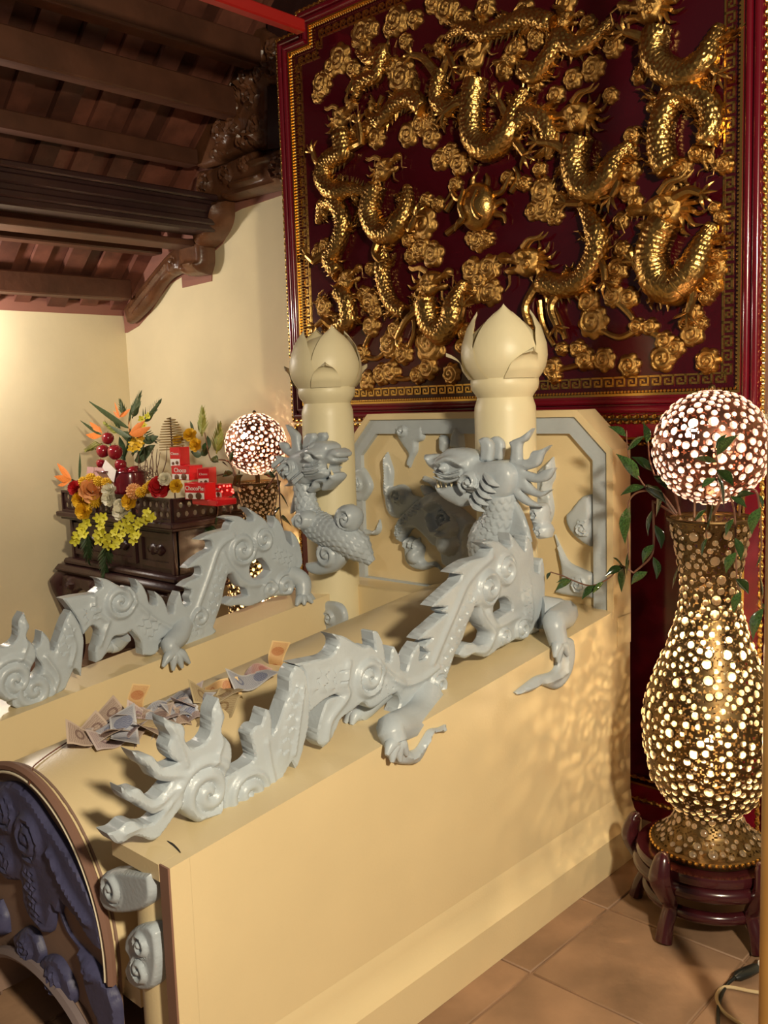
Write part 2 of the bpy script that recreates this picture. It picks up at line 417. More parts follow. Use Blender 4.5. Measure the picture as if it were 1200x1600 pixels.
up = [(0, 1100), (160, 1240), (420, 1140), (650, 1080), (730, 1090), (730, 560), (900, 570), (900, 180), (700, 60), (560, 40), (480, 260), (380, 400), (300, 640), (200, 850)]
rf = [spiral(m2(a, b, K2, A2), r, .03, sgn=s) for a, b, r, s in ((330, 1130, .05, 1), (350, 940, .06, -1), (450, 900, .05, 1), (430, 760, .05, 1), (600, 640, .06, -1), (640, 900, .06, 1), (640, 1010, .04, -1), (560, 500, .06, 1), (700, 460, .06, -1), (640, 300, .05, 1), (800, 400, .06, 1), (790, 240, .05, -1), (480, 600, .05, -1), (540, 1010, .05, 1))]
MB().carve(TP, [smooth_path(TP.uvs(up, A2, K2), 4, True, 40)], .06, .03, rf, h=.014, w0=-.06).build('carved_panel', 'carved', truss)
MB().prism(TP, TP.uvs([(735, 560), (960, 560), (960, 1060), (735, 1085)], A2, K2), -.06, 0).build('backing_board', 'heavy', truss)

MB().box((-3.62, 3.145, 2.56), (-2.3, 3.2, 4.3)).build('gable_board', 'heavy', truss)  # dark board added to cover the pale plaster beside the truss
# ================================================================== MASONRY RAMP
X0, X1, X2, X3 = -1.447, -1.645, -2.49, -2.67
ZA, SLP, YF, YE = .642, .1073, .921, 2.58
def ztop(y): return ZA+SLP*(y-YF)
ramp = thing('dragon_ramp', 'cream painted masonry ramp with side parapets and rounded middle in front of screen', 'ramp', (-2.05, 1.75, 0))
XPl = Plane('x', 0)
def sideprism(xa, xb, ya, yb, z0, zo=0, name='parapet', m='cream', lab=None):
    poly = [(ya, z0), (yb, z0), (yb, ztop(yb)+zo), (ya, ztop(ya)+zo)]
    return MB().prism(XPl, poly, xa, xb).build(name, m, ramp, label=lab)
MB().prism(XPl, [(YF+.045, 0), (2.684, 0), (2.684, .70), (YE+.018, .70), (YE+.018, ztop(YE+.018)), (YF+.045, ztop(YF+.045))], X1, X0).build('parapet', 'cream', ramp)
sideprism(X0-.030, X0, YF, YF+.0452, 0, name='edge_slab')
sideprism(X1, X0-.0305, YF-.005, YF+.0455, ZA-.035, name='coping')
MB().prism(XPl, [(YF-.004, 0), (YF, 0), (YF, ZA), (YF-.004, ZA)], X0-.0305, X0-.001).build('painted_edge', 'brown_trim', ramp)  # thin brown strip over the slab's front end
sideprism(X3, X2, YF, 2.40, 0, name='parapet')
def zc(y): return .345+SLP*(y-YF)
BX, BR = -2.03, .34
mb = MB(); ys = np.linspace(YF+.01, 2.52, 24); an = np.radians(np.linspace(-14, 194, 60)); V = []
for yy in ys:
    for a in an: V.append((BX+BR*math.cos(a), yy, zc(yy)+BR*math.sin(a)))
mb.add(V, [(i*60+j, i*60+j+1, (i+1)*60+j+1, (i+1)*60+j) for i in range(23) for j in range(59)]).build('barrel_top', 'cream', ramp)
MB().prism(XPl, [(YF+.03, .26), (2.7, .3), (2.7, ztop(2.7)-.33), (YF+.03, .30)], X2-.01, X1+.01).build('gutter_bed', 'cream', ramp)
# skirting with cove
prof = [(X0-.02, .24), (X0+.0015, .20), (X0+.004, .172), (X0+.014, .140), (X0+.030, .120), (X0+.040, .113), (X0+.040, 0), (X0-.02, 0)]
mb = MB(); n = len(prof); V = [(a, yy, b) for yy in (YF+.002, 2.684) for a, b in prof]
mb.add(V, [(i, i+1, n+i+1, n+i) for i in range(n-1)]+[tuple(range(n)), tuple(range(2*n-1, n-1, -1))]).build('skirting', 'cream', ramp, 50)
# landing below the screen
MB().bbox((X3+.04, 2.46, 0), (X1+.01, 2.60, .812), .006).build('landing', 'cream', ramp)
# front arch with opening
FP = Plane('y', YF)
ang = np.radians(np.linspace(-6, 186, 50)); outer = np.c_[BX+(BR+.004)*np.cos(ang), .345+(BR+.004)*np.sin(ang)]
outer = np.vstack([[[BX+BR, 0]], outer, [[BX-BR, 0]]])
a2 = np.radians(np.linspace(195, -15, 40)); inner = np.c_[BX+.27*np.cos(a2), .06+.15*np.sin(a2)]
inner = np.vstack([[[BX-.27, 0]], inner, [[BX+.27, 0]]])
MB().carve(FP, [np.vstack([outer, inner])], .012, .004, h=.02, w0=-.02).build('arch_face', 'facade', ramp)
def arc(r, y, z=.345, a0=-6, a1=186): return [(BX+r*math.cos(t), y, z+r*math.sin(t)) for t in np.radians(np.linspace(a0, a1, 60))]
MB().tube(arc(BR+.004, YF-.004), .011, 6).build('arch_rim', 'brown_trim', ramp)
MB().tube(arc(BR-.010, YF-.010), .0035, 6).build('arch_bead', mat('white_edge_paint', (.8, .72, .55), .4), ramp)
mb = MB(); V = []
for yy in (YF+.004, 2.3):
    for t in np.radians(np.linspace(-15, 195, 40)): V.append((BX+.268*math.cos(t), yy, .06+.148*math.sin(t)))
mb.add(V, [(i, 40+i, 41+i, i+1) for i in range(39)]).build('tunnel_soffit', 'facade', ramp)
MB().tube([(BX+.275*math.cos(t), YF-.012, .06+.152*math.sin(t)) for t in np.radians(np.linspace(-10, 190, 40))], .014, 6).build('opening_rim', mat('grey_rim_paint', (.22, .17, .17), .6), ramp)
A5, K5 = (0, 1180), 3.81
def fp(pts): return smooth_path(FP.uvs(pts, A5, K5), 5, True)
def f2(x, y): return FP.uv(A5[0]+x/K5, A5[1]+y/K5)
big = [(-60, 190), (0, 165), (100, 165), (200, 250), (300, 400), (420, 570), (540, 790), (620, 1000), (640, 1180), (560, 1100), (470, 960), (380, 860), (360, 940), (420, 1080), (600, 1280), (700, 1450), (720, 1640), (620, 1620), (540, 1420), (480, 1180), (390, 1040), (335, 890), (310, 1050), (250, 1020), (170, 900), (150, 740), (70, 740), (10, 690), (-60, 660)]
MB().carve(FP, [fp(big)], .022, .012, [spiral(f2(60, 330), .05, .012), spiral(f2(200, 480), .06, .012, sgn=-1), scales([f2(200, 650), f2(260, 1000)], .03, .016, .010), spiral(f2(420, 960), .03, .01), spiral(f2(60, 600), .04, .01), spiral(f2(560, 1250), .03, .01), ridge([f2(330, 560), f2(420, 760), f2(560, 980)], .008, .012)], h=.009, w0=-.009).build('relief_dragon', 'facade_blue', ramp, label='dark blue carved dragon relief on the arch face')
for pl, sp in (([(90, 1070), (160, 1020), (225, 1060), (265, 1190), (240, 1280), (190, 1240), (120, 1160)], (180, 1130)), ([(265, 1200), (340, 1200), (400, 1280), (450, 1400), (440, 1480), (380, 1470), (280, 1360), (235, 1290)], (340, 1330)), ([(-60, 900), (0, 860), (40, 960), (50, 1060), (0, 1080), (-60, 1060)], (0, 980))):
    MB().carve(FP, [fp(pl)], .02, .012, [spiral(f2(*sp), .032, .012)], h=.008, w0=-.009).build('relief_cloud', 'facade_blue', ramp)
# scroll pillar at the end of the near parapet
PX, PY = (X1+X0-.03)/2+.004, YF+.085
MB().lathe([(.082, 0), (.082, .60), (.078, .612)], 32, (PX, PY, 0)).build('end_pillar', 'cream', ramp)
SP = Plane('y', PY-.078)
def sp(pts): return smooth_path(SP.uvs(pts, A5, K5), 5, True)
def s2(x, y): return SP.uv(A5[0]+x/K5, A5[1]+y/K5)
MB().carve(SP, [sp([(655, 690), (760, 672), (935, 690), (945, 820), (900, 890), (780, 920), (680, 900), (640, 830)])], .034, .008, [spiral(s2(725, 775), .034, .010, 1.6)], h=.0035, e0=.7, w0=-.012).build('scroll', 'blue', ramp, label='blue-grey scroll below the parapet top')
MB().carve(SP, [sp([(800, 1060), (850, 1000), (930, 990), (970, 1040), (985, 1200), (960, 1350), (890, 1372), (820, 1330), (790, 1250), (820, 1180), (790, 1130)])], .034, .008, [spiral(s2(900, 1105), .026, .010, 1.5), spiral(s2(890, 1245), .028, .010, 1.5, -1)], h=.0035, e0=.7, w0=-.012).build('scroll', 'blue', ramp, label='double blue-grey scroll on the end pillar')

# ================================================================== LOTUS COLUMNS
def lotus_column(cx, cy, z0, label, rot, rot2):
    t = thing('lotus_column', label, 'column', (cx, cy, z0), 'lotus bud columns before the screen')
    c = (cx, cy, 0)
    MB().lathe([(.0965, z0), (.0965, 1.455), (.0955, 1.47), (.088, 1.494), (.086, 1.50)], 48, c).build('shaft', 'column', t)
    MB().lathe([(.086, 1.498), (.092, 1.508), (.104, 1.525), (.107, 1.54), (.106, 1.556), (.102, 1.562)], 48, c).build('neck_ring', 'column', t)
    MB().lathe([(.100, 1.558), (.116, 1.585), (.120, 1.62), (.116, 1.66), (.094, 1.70), (.06, 1.732), (.001, 1.75)], 48, c).build('bud', 'column', t)
    def petal(az, hgt, half, r0, name, curl, zb=1.556, pw=3.2):
        nu, nv = 14, 12; V = []
        for i in range(nv+1):
            v = i/nv; z = zb+hgt*v
            r = np.interp(z, [1.556, 1.585, 1.62, 1.66, 1.715, 1.757, 1.79], [.102, .122, .130, .128, .110, .084, .060])+r0+curl*max(0, v-.6)**2*6
            wdt = min(1.2, half*max(0, 1-v**pw)**(.5 if pw < 2.2 else .85)/max(r, .01)+.01)
            for j in range(nu+1):
                u = j/nu*2-1; a = az+u*wdt
                V.append((cx+r*math.cos(a), cy+r*math.sin(a), z-(abs(u)**2)*.012*v))
        n = len(V); th = .006
        V2 = [(cx+(p[0]-cx)*(1-th/.12), cy+(p[1]-cy)*(1-th/.12), p[2]) for p in V]
        Fq = [(i*(nu+1)+j, i*(nu+1)+j+1, (i+1)*(nu+1)+j+1, (i+1)*(nu+1)+j) for i in range(nv) for j in range(nu)]
        F = Fq+[tuple(k+n for k in q[::-1]) for q in Fq]
        e = [j for j in range(nu+1)]+[i*(nu+1)+nu for i in range(1, nv+1)]+[nv*(nu+1)+j for j in range(nu-1, -1, -1)]+[i*(nu+1) for i in range(nv-1, 0, -1)]
        F += [(e[i], e[i]+n, e[(i+1) % len(e)]+n, e[(i+1) % len(e)]) for i in range(len(e))]
        MB().add(V, F).build(name, 'column', t, 50)
    for k in range(4): petal(rot2+k*PI/2, (.226, .212)[k % 2], .116, .002+.003*(k % 2), 'petal', 0, pw=2.6)
    for k in range(3): petal(rot+k*2*PI/3, .088, .056, .010, 'outer_petal', .045, pw=2.0)
    return t
lotus_column(-1.735, 2.42, .40, 'lotus bud column at the right, its shaft behind the blue dragon head with flame mane', math.radians(-26), math.radians(-54))
LC = lotus_column(-2.545, 2.42, .40, 'lotus bud column at the left with a dragon winding up its shaft', math.radians(-44), math.radians(-20))

# ================================================================== SCREEN WALL
SY = 2.60; QP = Plane('y', SY)
scr = thing('screen_wall', 'cream octagonal screen wall with blue-grey border behind the two lotus columns', 'screen', (-2.03, 2.64, .70))
xl, xr, zb, zt, ch = -2.613, X0+.002, .795, 1.452, .125
def octo(i): return [(xl+i, zb+i*.3), (xr-i, zb+i*.3), (xr-i, zt-ch-i*.45), (xr-ch-i*.45, zt-i), (xl+ch+i*.45, zt-i), (xl+i, zt-ch-i*.45)]
MB().prism(QP, octo(0), -.085, 0).build('panel', 'cream', scr)
MB().ring(QP, octo(0), octo(.022), 0, .026).build('outer_border', 'cream', scr)
MB().ring(QP, octo(.022), octo(.075), 0, .018).build('blue_border', 'blue', scr)
MB().box((xl, SY, .70), (xr, SY+.085, zb+.002)).build('base', 'cream', scr)
G3, K3 = (560, 640), 5.714
def q(pts, off=G3, sc=K3): return smooth_path(QP.uvs(pts, off, sc), 5, True)
def q2(x, y, off=G3, sc=K3): return QP.uv(off[0]+x/sc, off[1]+y/sc)
def cl(pts, feats, off=G3, sc=K3, name='relief_cloud', t=.022): return MB().carve(QP, [q(pts, off, sc)], t, .014, feats, h=.006, fs=1.0).build(name, 'blue', scr)
cl([(360, 160), (370, 230), (400, 290), (440, 350), (470, 400), (450, 470), (470, 522), (500, 440), (535, 370), (540, 290), (590, 270), (602, 220), (595, 140), (480, 150), (430, 130), (380, 140)], [spiral(q2(420, 190), .026, .014, 1.4)])
cl([(-60, 560), (0, 528), (60, 520), (130, 640), (130, 720), (60, 820), (0, 812), (-60, 780)], [spiral(q2(20, 665), .028, .012)])
cl([(200, 980), (212, 1060), (180, 1115), (110, 1120), (70, 1190), (130, 1270), (132, 1350), (80, 1372), (30, 1300), (5, 1130), (60, 1068), (130, 1085), (178, 1055)], [spiral(q2(80, 1290), .018, .010)])
cl([(270, 378), (300, 470), (322, 560), (312, 690), (400, 665), (465, 705), (490, 755), (590, 790), (520, 870), (420, 940), (380, 965), (320, 955), (275, 890), (258, 800), (238, 700), (256, 580), (243, 450)], [spiral(q2(395, 770), .032, .02, 1.5), ridge([q2(270, 430), q2(285, 700), q2(330, 900)], .006, .012)])
rd = cl([(600, 780), (700, 730), (800, 760), (900, 860), (960, 900), (1060, 1000), (1000, 1120), (985, 1320), (860, 1400), (790, 1370), (765, 1240), (700, 1200), (640, 1130), (560, 1060), (500, 1060), (460, 1110), (420, 1180), (380, 1140), (372, 1060), (410, 960), (500, 870)],
   [scales([q2(620, 800), q2(480, 900), q2(400, 1020), q2(400, 1150)], .035, .014, .012), spiral(q2(850, 960), .04, .03), bump(q2(900, 1050), .03, .05), ridge([q2(690, 860), q2(800, 800), q2(950, 900)], .014, .04), bump(q2(870, 1180), .045, .05), ridge([q2(700, 950), q2(740, 1080), q2(860, 1080)], .012, .03)], name='relief_dragon', t=.04)
rd['label'] = 'grey carved dragon curling in the middle of the screen'
cl([(410, 1180), (440, 1240), (450, 1330), (500, 1400), (600, 1430), (700, 1400), (760, 1438), (700, 1360), (620, 1360), (590, 1320), (600, 1230), (560, 1180), (560, 1140), (520, 1150), (480, 1130), (440, 1150)], [bump(q2(540, 1300), .028, .025), ridge([q2(470, 1140), q2(460, 1210)], .006, .015), ridge([q2(510, 1150), q2(505, 1210)], .006, .015), ridge([q2(550, 1160), q2(545, 1220)], .006, .015)], name='relief_claw', t=.03)
for sp_ in ([(600, 590), (650, 610), (730, 640), (730, 720), (660, 660), (610, 640)], [(575, 675), (650, 690), (720, 760), (640, 780), (600, 740)], [(750, 225), (800, 240), (830, 300), (790, 390), (750, 350)], [(845, 340), (860, 220), (905, 140), (945, 230), (955, 350)]):
    cl(sp_, [], name='relief_spike', t=.03)
R3, KR = (840, 620), 4.21
cl([(362, 640), (300, 660), (235, 740), (198, 790), (230, 880), (300, 950), (362, 985)], [spiral(q2(320, 860, R3, KR), .028, .012)], R3, KR)
cl([(120, 905), (165, 1000), (215, 1085), (290, 1125), (372, 1160), (372, 1320), (250, 1310), (120, 1285), (170, 1185), (150, 1030)], [spiral(q2(290, 1230, R3, KR), .028, .012)], R3, KR)
cl([(110, 395), (122, 520), (95, 600), (112, 750), (60, 870), (-60, 900), (-80, 600), (20, 480)], [ridge([q2(90, 450, R3, KR), q2(50, 650, R3, KR)], .008, .01)], R3, KR)

# ================================================================== THE DRAGONS ON THE PARAPETS
def Pts(off, sc, pts): return [(off[0]+a/sc, off[1]+b/sc) for a, b in pts]
RA, RB, RC = ((140, 1060), 3.333), ((420, 960), 4.0), ((640, 820), 4.444)
def dragon_kit(plane, root, th):
    class K: pass
    k = K()
    def piece(name, loops, feats=(), rw=.007, t=th/2, h=.0042, w0=0, lab=None, e0=.80):
        L = [smooth_path(np.array([plane.uv(*p) for p in l]), 4, True) for l in loops]
        return MB().carve(plane, L, t, rw, feats, h=h, e0=e0, w0=w0, sym=True, fs=.62).build(name, 'blue', root, 34, label=lab)
    k.piece = piece; k.c = lambda x, y: plane.uv(x, y)
    k.r = lambda rpx, x, y: rpx*plane.mpp(x, y)
    return k
near = thing('dragon_sculpture', 'pale blue-grey dragon sculpture climbing the near parapet with flame tail toward the front', 'dragon statue', (-1.56, 1.6, .70), 'dragons on the parapets')
NP = Plane('x', -1.562); K1 = dragon_kit(Plane('x', -1.562), near, .05)
def c1(R, x, y): return NP.uv(R[0][0]+x/R[1], R[0][1]+y/R[1])
tailf = Pts(*RA, [(370, 760), (325, 815), (285, 826), (240, 810), (200, 805), (150, 835), (105, 840), (60, 790), (115, 775), (160, 735), (200, 730), (240, 745), (290, 740), (325, 710), (345, 675), (300, 690), (255, 670), (215, 640), (170, 625), (145, 595), (133, 550), (170, 570), (225, 560), (265, 600), (310, 615), (350, 580), (395, 525), (345, 520), (310, 505), (280, 460), (240, 435), (210, 400), (190, 365), (240, 385), (290, 390), (320, 420), (350, 450), (400, 440), (430, 425), (390, 395), (375, 350), (390, 290), (362, 240), (355, 190), (400, 220), (450, 230), (465, 260), (465, 310), (490, 345), (530, 345), (570, 318), (600, 270), (605, 200), (610, 150), (640, 90), (655, 140), (672, 190), (655, 240), (660, 280), (695, 320), (708, 360), (705, 420), (680, 470), (672, 530), (665, 640), (640, 700), (560, 722), (530, 735), (490, 712), (440, 660)])
flm = [ridge([c1(RA, *a), c1(RA, *b), c1(RA, *c)], .006, .008) for a, b, c in (((430, 560), (340, 690), (150, 790)), ((430, 540), (300, 650), (170, 590)), ((450, 490), (320, 480), (230, 400)), ((470, 440), (430, 330), (390, 240)), ((600, 440), (650, 330), (640, 170)))]
palm = K1.piece('tail_flames', [tailf], flm+[spiral(c1(RA, 580, 580), .075, .018, 2.4)], lab='five-pointed flame tail with a spiral rosette')
tail2 = Pts(*RA, [(672, 505), (740, 465), (800, 432), (830, 400), (815, 330), (802, 280), (830, 240), (862, 232), (885, 150), (905, 160), (915, 210), (916, 285), (945, 230), (980, 130), (1005, 60), (1010, -20), (1040, -75), (1085, -50), (1108, 60), (1110, 200), (1095, 290), (1060, 420), (1040, 458), (1020, 420), (1005, 445), (985, 480), (967, 530), (950, 590), (900, 642), (830, 692), (740, 712), (690, 706), (662, 665), (660, 600), (668, 540)])
K1.piece('tail_coil', [tail2], [spiral(c1(RA, 790, 595), .058, .018, 2.0, -1), scales([c1(RA, 960, 420), c1(RA, 1000, 260), c1(RA, 1040, 60)], .022, .026, .008), ridge([c1(RA, 930, 560), c1(RA, 900, 420), c1(RA, 885, 320)], .006, .009), ridge([c1(RA, 1025, 380), c1(RA, 1050, 200), c1(RA, 1070, 40)], .006, .012)])
body = Pts(*RB, [(120, 300), (250, 275), (340, 252), (385, 200), (390, 150), (355, 112), (430, 130), (500, 170), (560, 196), (590, 185), (625, 215), (612, 100), (640, 100), (670, 160), (685, 240), (690, 290), (720, 285), (728, 220), (745, 190), (778, 260), (785, 330), (820, 348), (848, 250), (900, 170), (905, 210), (897, 282), (935, 270), (950, 235)]) \
    + Pts(*RC, [(20, 935), (90, 880), (50, 840), (110, 780), (15, 790), (60, 740), (120, 690), (175, 640), (215, 612), (180, 590), (215, 565), (110, 562), (150, 520), (210, 465), (270, 410), (300, 385), (320, 340), (250, 330), (300, 290), (380, 245), (470, 222), (500, 200), (530, 160), (460, 120), (520, 108), (580, 115), (635, 155), (665, 140), (650, 50), (700, 110), (735, 160), (758, 180), (765, 65), (800, 110), (815, 180), (822, 320), (855, 330), (858, 260), (880, 228), (892, 300), (895, 480), (875, 560), (860, 620), (830, 690), (790, 750), (740, 790), (690, 790), (640, 820), (570, 852), (540, 880), (480, 910), (400, 890), (340, 920), (298, 893), (340, 822), (400, 815), (430, 832), (480, 820), (512, 780), (510, 740), (470, 700), (440, 640), (428, 570), (405, 560), (390, 610), (350, 700), (320, 790), (270, 890), (235, 990), (208, 1060)]) \
    + Pts(*RB, [(1062, 395), (1072, 460), (1065, 540), (1000, 610), (900, 650), (800, 690), (730, 660), (780, 545), (760, 480), (700, 510), (640, 560), (590, 575), (550, 540), (480, 590), (412, 640), (380, 705), (345, 775), (300, 820), (264, 780), (270, 690), (295, 600), (330, 525), (405, 500), (370, 490), (290, 535), (215, 600), (195, 480), (178, 340)])
hole = Pts(*RC, [(560, 655), (536, 600), (545, 545), (580, 505), (630, 497), (662, 535), (668, 585), (625, 610)])
K1.piece('body', [body, hole], [spiral(c1(RB, 580, 380), .05, .02, 1.8), spiral(c1(RB, 1015, 430), .036, .018, 1.7, -1), spiral(c1(RC, 500, 430), .052, .024, 1.6), spiral(c1(RC, 620, 310), .046, .022, 1.6, -1), spiral(c1(RC, 610, 770), .028, .016, 1.5), spiral(c1(RC, 730, 720), .034, .018, 1.5, -1),
    scales([c1(RB, 220, 400), c1(RB, 340, 400), c1(RB, 400, 380)], .03, .026, .008), scales([c1(RB, 620, 500), c1(RB, 760, 430)], .03, .024, .007), scales([c1(RB, 1040, 380), c1(RC, 230, 850), c1(RC, 330, 620), c1(RC, 380, 540)], .026, .028, .009), scales([c1(RC, 760, 400), c1(RC, 780, 600)], .03, .022, .007),
    ridge([c1(RB, 640, 300), c1(RB, 780, 420), c1(RB, 900, 400), c1(RB, 1010, 320)], .008, .012), ridge([c1(RC, 110, 950), c1(RC, 260, 600), c1(RC, 360, 380), c1(RC, 520, 220)], .010, .010), ridge([c1(RB, 450, 300), c1(RB, 430, 420), c1(RB, 440, 500), c1(RB, 340, 640), c1(RB, 310, 770)], .010, .014),
    ridge([c1(RC, 410, 480), c1(RC, 450, 620), c1(RC, 540, 740), c1(RC, 480, 860), c1(RC, 340, 890)], .010, .012), ridge([c1(RC, 500, 600), c1(RC, 560, 690), c1(RC, 700, 630), c1(RC, 790, 650)], .010, .012)], )
# forelegs gripping the outer edge, with flame ribbons hanging down the wall
WPn = Plane('x', X0+.004)
def hang(R, pts, feats=(), name='ribbon', root=near, t=.018):
    L = smooth_path(np.array([WPn.uv(R[0][0]+a/R[1], R[0][1]+b/R[1]) for a, b in pts]), 4, True)
    return MB().carve(WPn, [L], t, .012, feats, h=.006, w0=-.003).build(name, 'blue', root, 55)
def wc(R, x, y): return WPn.uv(R[0][0]+x/R[1], R[0][1]+y/R[1])
hang(RB, [(740, 780), (735, 870), (770, 920), (850, 935), (915, 925), (960, 860), (985, 800), (1020, 740), (1095, 735), (1102, 688), (1060, 708), (1000, 720), (960, 780), (920, 840), (870, 850), (845, 800), (800, 760)], [ridge([wc(RB, 800, 850), wc(RB, 880, 890), wc(RB, 960, 800), wc(RB, 1060, 720)], .006, .008)])
hang(RC, [(1010, 880), (1015, 960), (980, 1020), (880, 1050), (800, 1105), (725, 1165), (745, 1178), (840, 1150), (900, 1110), (1000, 1140), (1060, 1100), (1105, 1020), (1130, 900), (1120, 790), (1080, 780), (1030, 800)], [ridge([wc(RC, 1070, 840), wc(RC, 1060, 1020), wc(RC, 960, 1080), wc(RC, 800, 1130)], .006, .008)])
def leg(p, r, root, toes, name='foreleg'):
    """tapered leg along 3-D points p ending in clawed toes"""
    mb = MB().tube(smooth_path(p, 6), r, 10)
    e = np.array(p[-1])
    for d in toes:
        d = np.array(d, float); q = [e, e+d*.5+np.array([0, 0, .012]), e+d]
        mb.tube(smooth_path(q, 4), [.018, .017, .005], 8)
    return mb.build(name, 'blue', root, 55)
def w3(plane, R, x, y, w): u = plane.uv(R[0][0]+x/R[1], R[0][1]+y/R[1]); return plane.world([[u[0], u[1], w]])[0]
leg([w3(NP, RB, 960, 500, .01), w3(NP, RB, 840, 620, .05), w3(WPn, RB, 770, 720, -.005), w3(WPn, RB, 770, 800, .012)], [.050, .046, .036, .030], near, [(.012, -.045, -.012), (.012, -.028, -.034), (.012, 0, -.04), (.012, .026, -.034)])
leg([w3(NP, RC, 880, 600, .01), w3(NP, RC, 960, 600, .06), w3(WPn, RC, 1010, 680, -.005), w3(WPn, RC, 1010, 820, .012)], [.052, .044, .034, .028], near, [(.012, -.04, -.03), (.012, -.02, -.05), (.012, .03, -.04)])
leg([w3(NP, RB, 740, 470, -.01), w3(NP, RB, 660, 600, -.03), w3(NP, RB, 640, 650, -.04)], [.03, .026, .022], near, [(.01, -.04, -.012), (-.012, -.04, -.012)], 'hindleg')
leg([w3(NP, RC, 760, 700, -.01), w3(NP, RC, 860, 700, -.02), w3(NP, RC, 900, 780, -.03)], [.04, .034, .024], near, [(-.02, .045, -.012), (.012, .045, -.012)], 'hindleg')

far = thing('dragon_sculpture', 'grey dragon sculpture climbing the far parapet in front of the dark altar', 'dragon statue', (-2.58, 1.6, .70), 'dragons on the parapets')
XF = -2.58; NP2 = Plane('x', XF+.022); K2d = dragon_kit(NP2, far, .05)
RD, RE = ((0, 890), 4.0), ((240, 790), 4.615)
def c2(R, x, y): return NP2.uv(R[0][0]+x/R[1], R[0][1]+y/R[1])
t2 = Pts(*RD, [(65, 690), (120, 685), (180, 670), (228, 632), (240, 590), (207, 540), (196, 490), (230, 450), (240, 375), (285, 430), (295, 498), (318, 500), (350, 410), (385, 310), (420, 250), (470, 330), (500, 420), (498, 500), (490, 590), (485, 660), (462, 622), (440, 612), (400, 700), (380, 740), (280, 800), (180, 842), (100, 857), (60, 840), (62, 770), (85, 712)])
K2d.piece('tail_coil', [t2], [spiral(c2(RD, 190, 745), .06, .018, 1.9, -1), scales([c2(RD, 360, 560), c2(RD, 380, 440), c2(RD, 410, 340)], .026, .026, .008), ridge([c2(RD, 300, 780), c2(RD, 335, 660), c2(RD, 260, 540)], .007, .012), ridge([c2(RD, 415, 590), c2(RD, 440, 470), c2(RD, 400, 340)], .007, .012)])
b2 = Pts(*RD, [(370, 178), (450, 160), (560, 145), (583, 130), (615, 105), (605, 65), (578, 45), (640, 55), (700, 85), (760, 112), (785, 100), (830, 140), (838, 100), (820, 52), (865, 90), (895, 150), (910, 205), (953, 215), (955, 170), (940, 130), (985, 165), (1015, 220), (1030, 270), (1060, 270), (1070, 200), (1100, 130)]) \
   + Pts(*RE, [(172, 650), (190, 710), (220, 715), (240, 690), (230, 655), (245, 625), (244, 602), (180, 580), (230, 540), (290, 515), (315, 490), (315, 450), (298, 432), (210, 450), (270, 390), (340, 340), (390, 310), (395, 270), (380, 246), (298, 245), (370, 205), (450, 180), (515, 165), (525, 130), (545, 110), (475, 85), (540, 70), (600, 80), (650, 110), (695, 105), (690, 70), (640, 10), (700, 45), (770, 95), (805, 140), (830, 155), (845, 120), (838, 70), (880, 110), (910, 170), (930, 240), (945, 260), (975, 290), (960, 180), (1000, 220), (1030, 290), (1045, 390), (1040, 430), (1015, 470), (1010, 540), (980, 600), (960, 640), (840, 648), (760, 682), (660, 720), (580, 712), (530, 722), (480, 705), (540, 655), (562, 660), (620, 652), (655, 640), (640, 592), (600, 580), (575, 545), (540, 490), (508, 490), (480, 600), (460, 700), (430, 790), (402, 870), (425, 900), (380, 940), (300, 990), (215, 1005), (160, 985), (90, 960), (20, 960)]) \
   + Pts(*RD, [(1030, 400), (985, 470), (940, 525), (870, 527), (858, 440), (800, 372), (750, 402), (690, 412), (660, 470), (620, 548), (575, 575), (572, 500), (590, 440), (600, 380), (572, 348), (545, 345), (500, 400), (478, 330), (420, 240)])
h2 = Pts(*RE, [(665, 440), (690, 400), (750, 375), (800, 430), (815, 465), (760, 520), (700, 525), (670, 490)])
K2d.piece('body', [b2, h2], [spiral(c2(RD, 725, 195), .055, .02, 1.9), spiral(c2(RE, 610, 310), .058, .02, 1.8), spiral(c2(RE, 760, 240), .045, .018, 1.6, -1), spiral(c2(RE, 800, 595), .036, .016, 1.5), spiral(c2(RE, 915, 575), .05, .018, 1.8, -1), spiral(c2(RE, 300, 800), .035, .014, 1.5),
    scales([c2(RD, 470, 300), c2(RD, 560, 260)], .03, .026, .008), scales([c2(RD, 850, 290), c2(RD, 950, 390)], .035, .026, .008), scales([c2(RE, 380, 800), c2(RE, 420, 600), c2(RE, 460, 460)], .026, .028, .009), scales([c2(RE, 820, 330), c2(RE, 960, 400)], .03, .024, .007), scales([c2(RE, 180, 880), c2(RE, 300, 900)], .02, .02, .006),
    ridge([c2(RD, 560, 170), c2(RD, 570, 250), c2(RD, 650, 320), c2(RD, 600, 460)], .008, .012), ridge([c2(RD, 800, 180), c2(RD, 920, 290), c2(RD, 1040, 360)], .008, .012), ridge([c2(RE, 260, 800), c2(RE, 360, 520), c2(RE, 440, 300), c2(RE, 540, 220)], .009, .012), ridge([c2(RE, 470, 340), c2(RE, 520, 440), c2(RE, 640, 560), c2(RE, 760, 560)], .009, .010)])
dv = Vector((XF+.02-(-1.562), 0, 0))
pc = bpy.data.objects.new('tail_flames', palm.data); COL.objects.link(pc); pc.parent = far
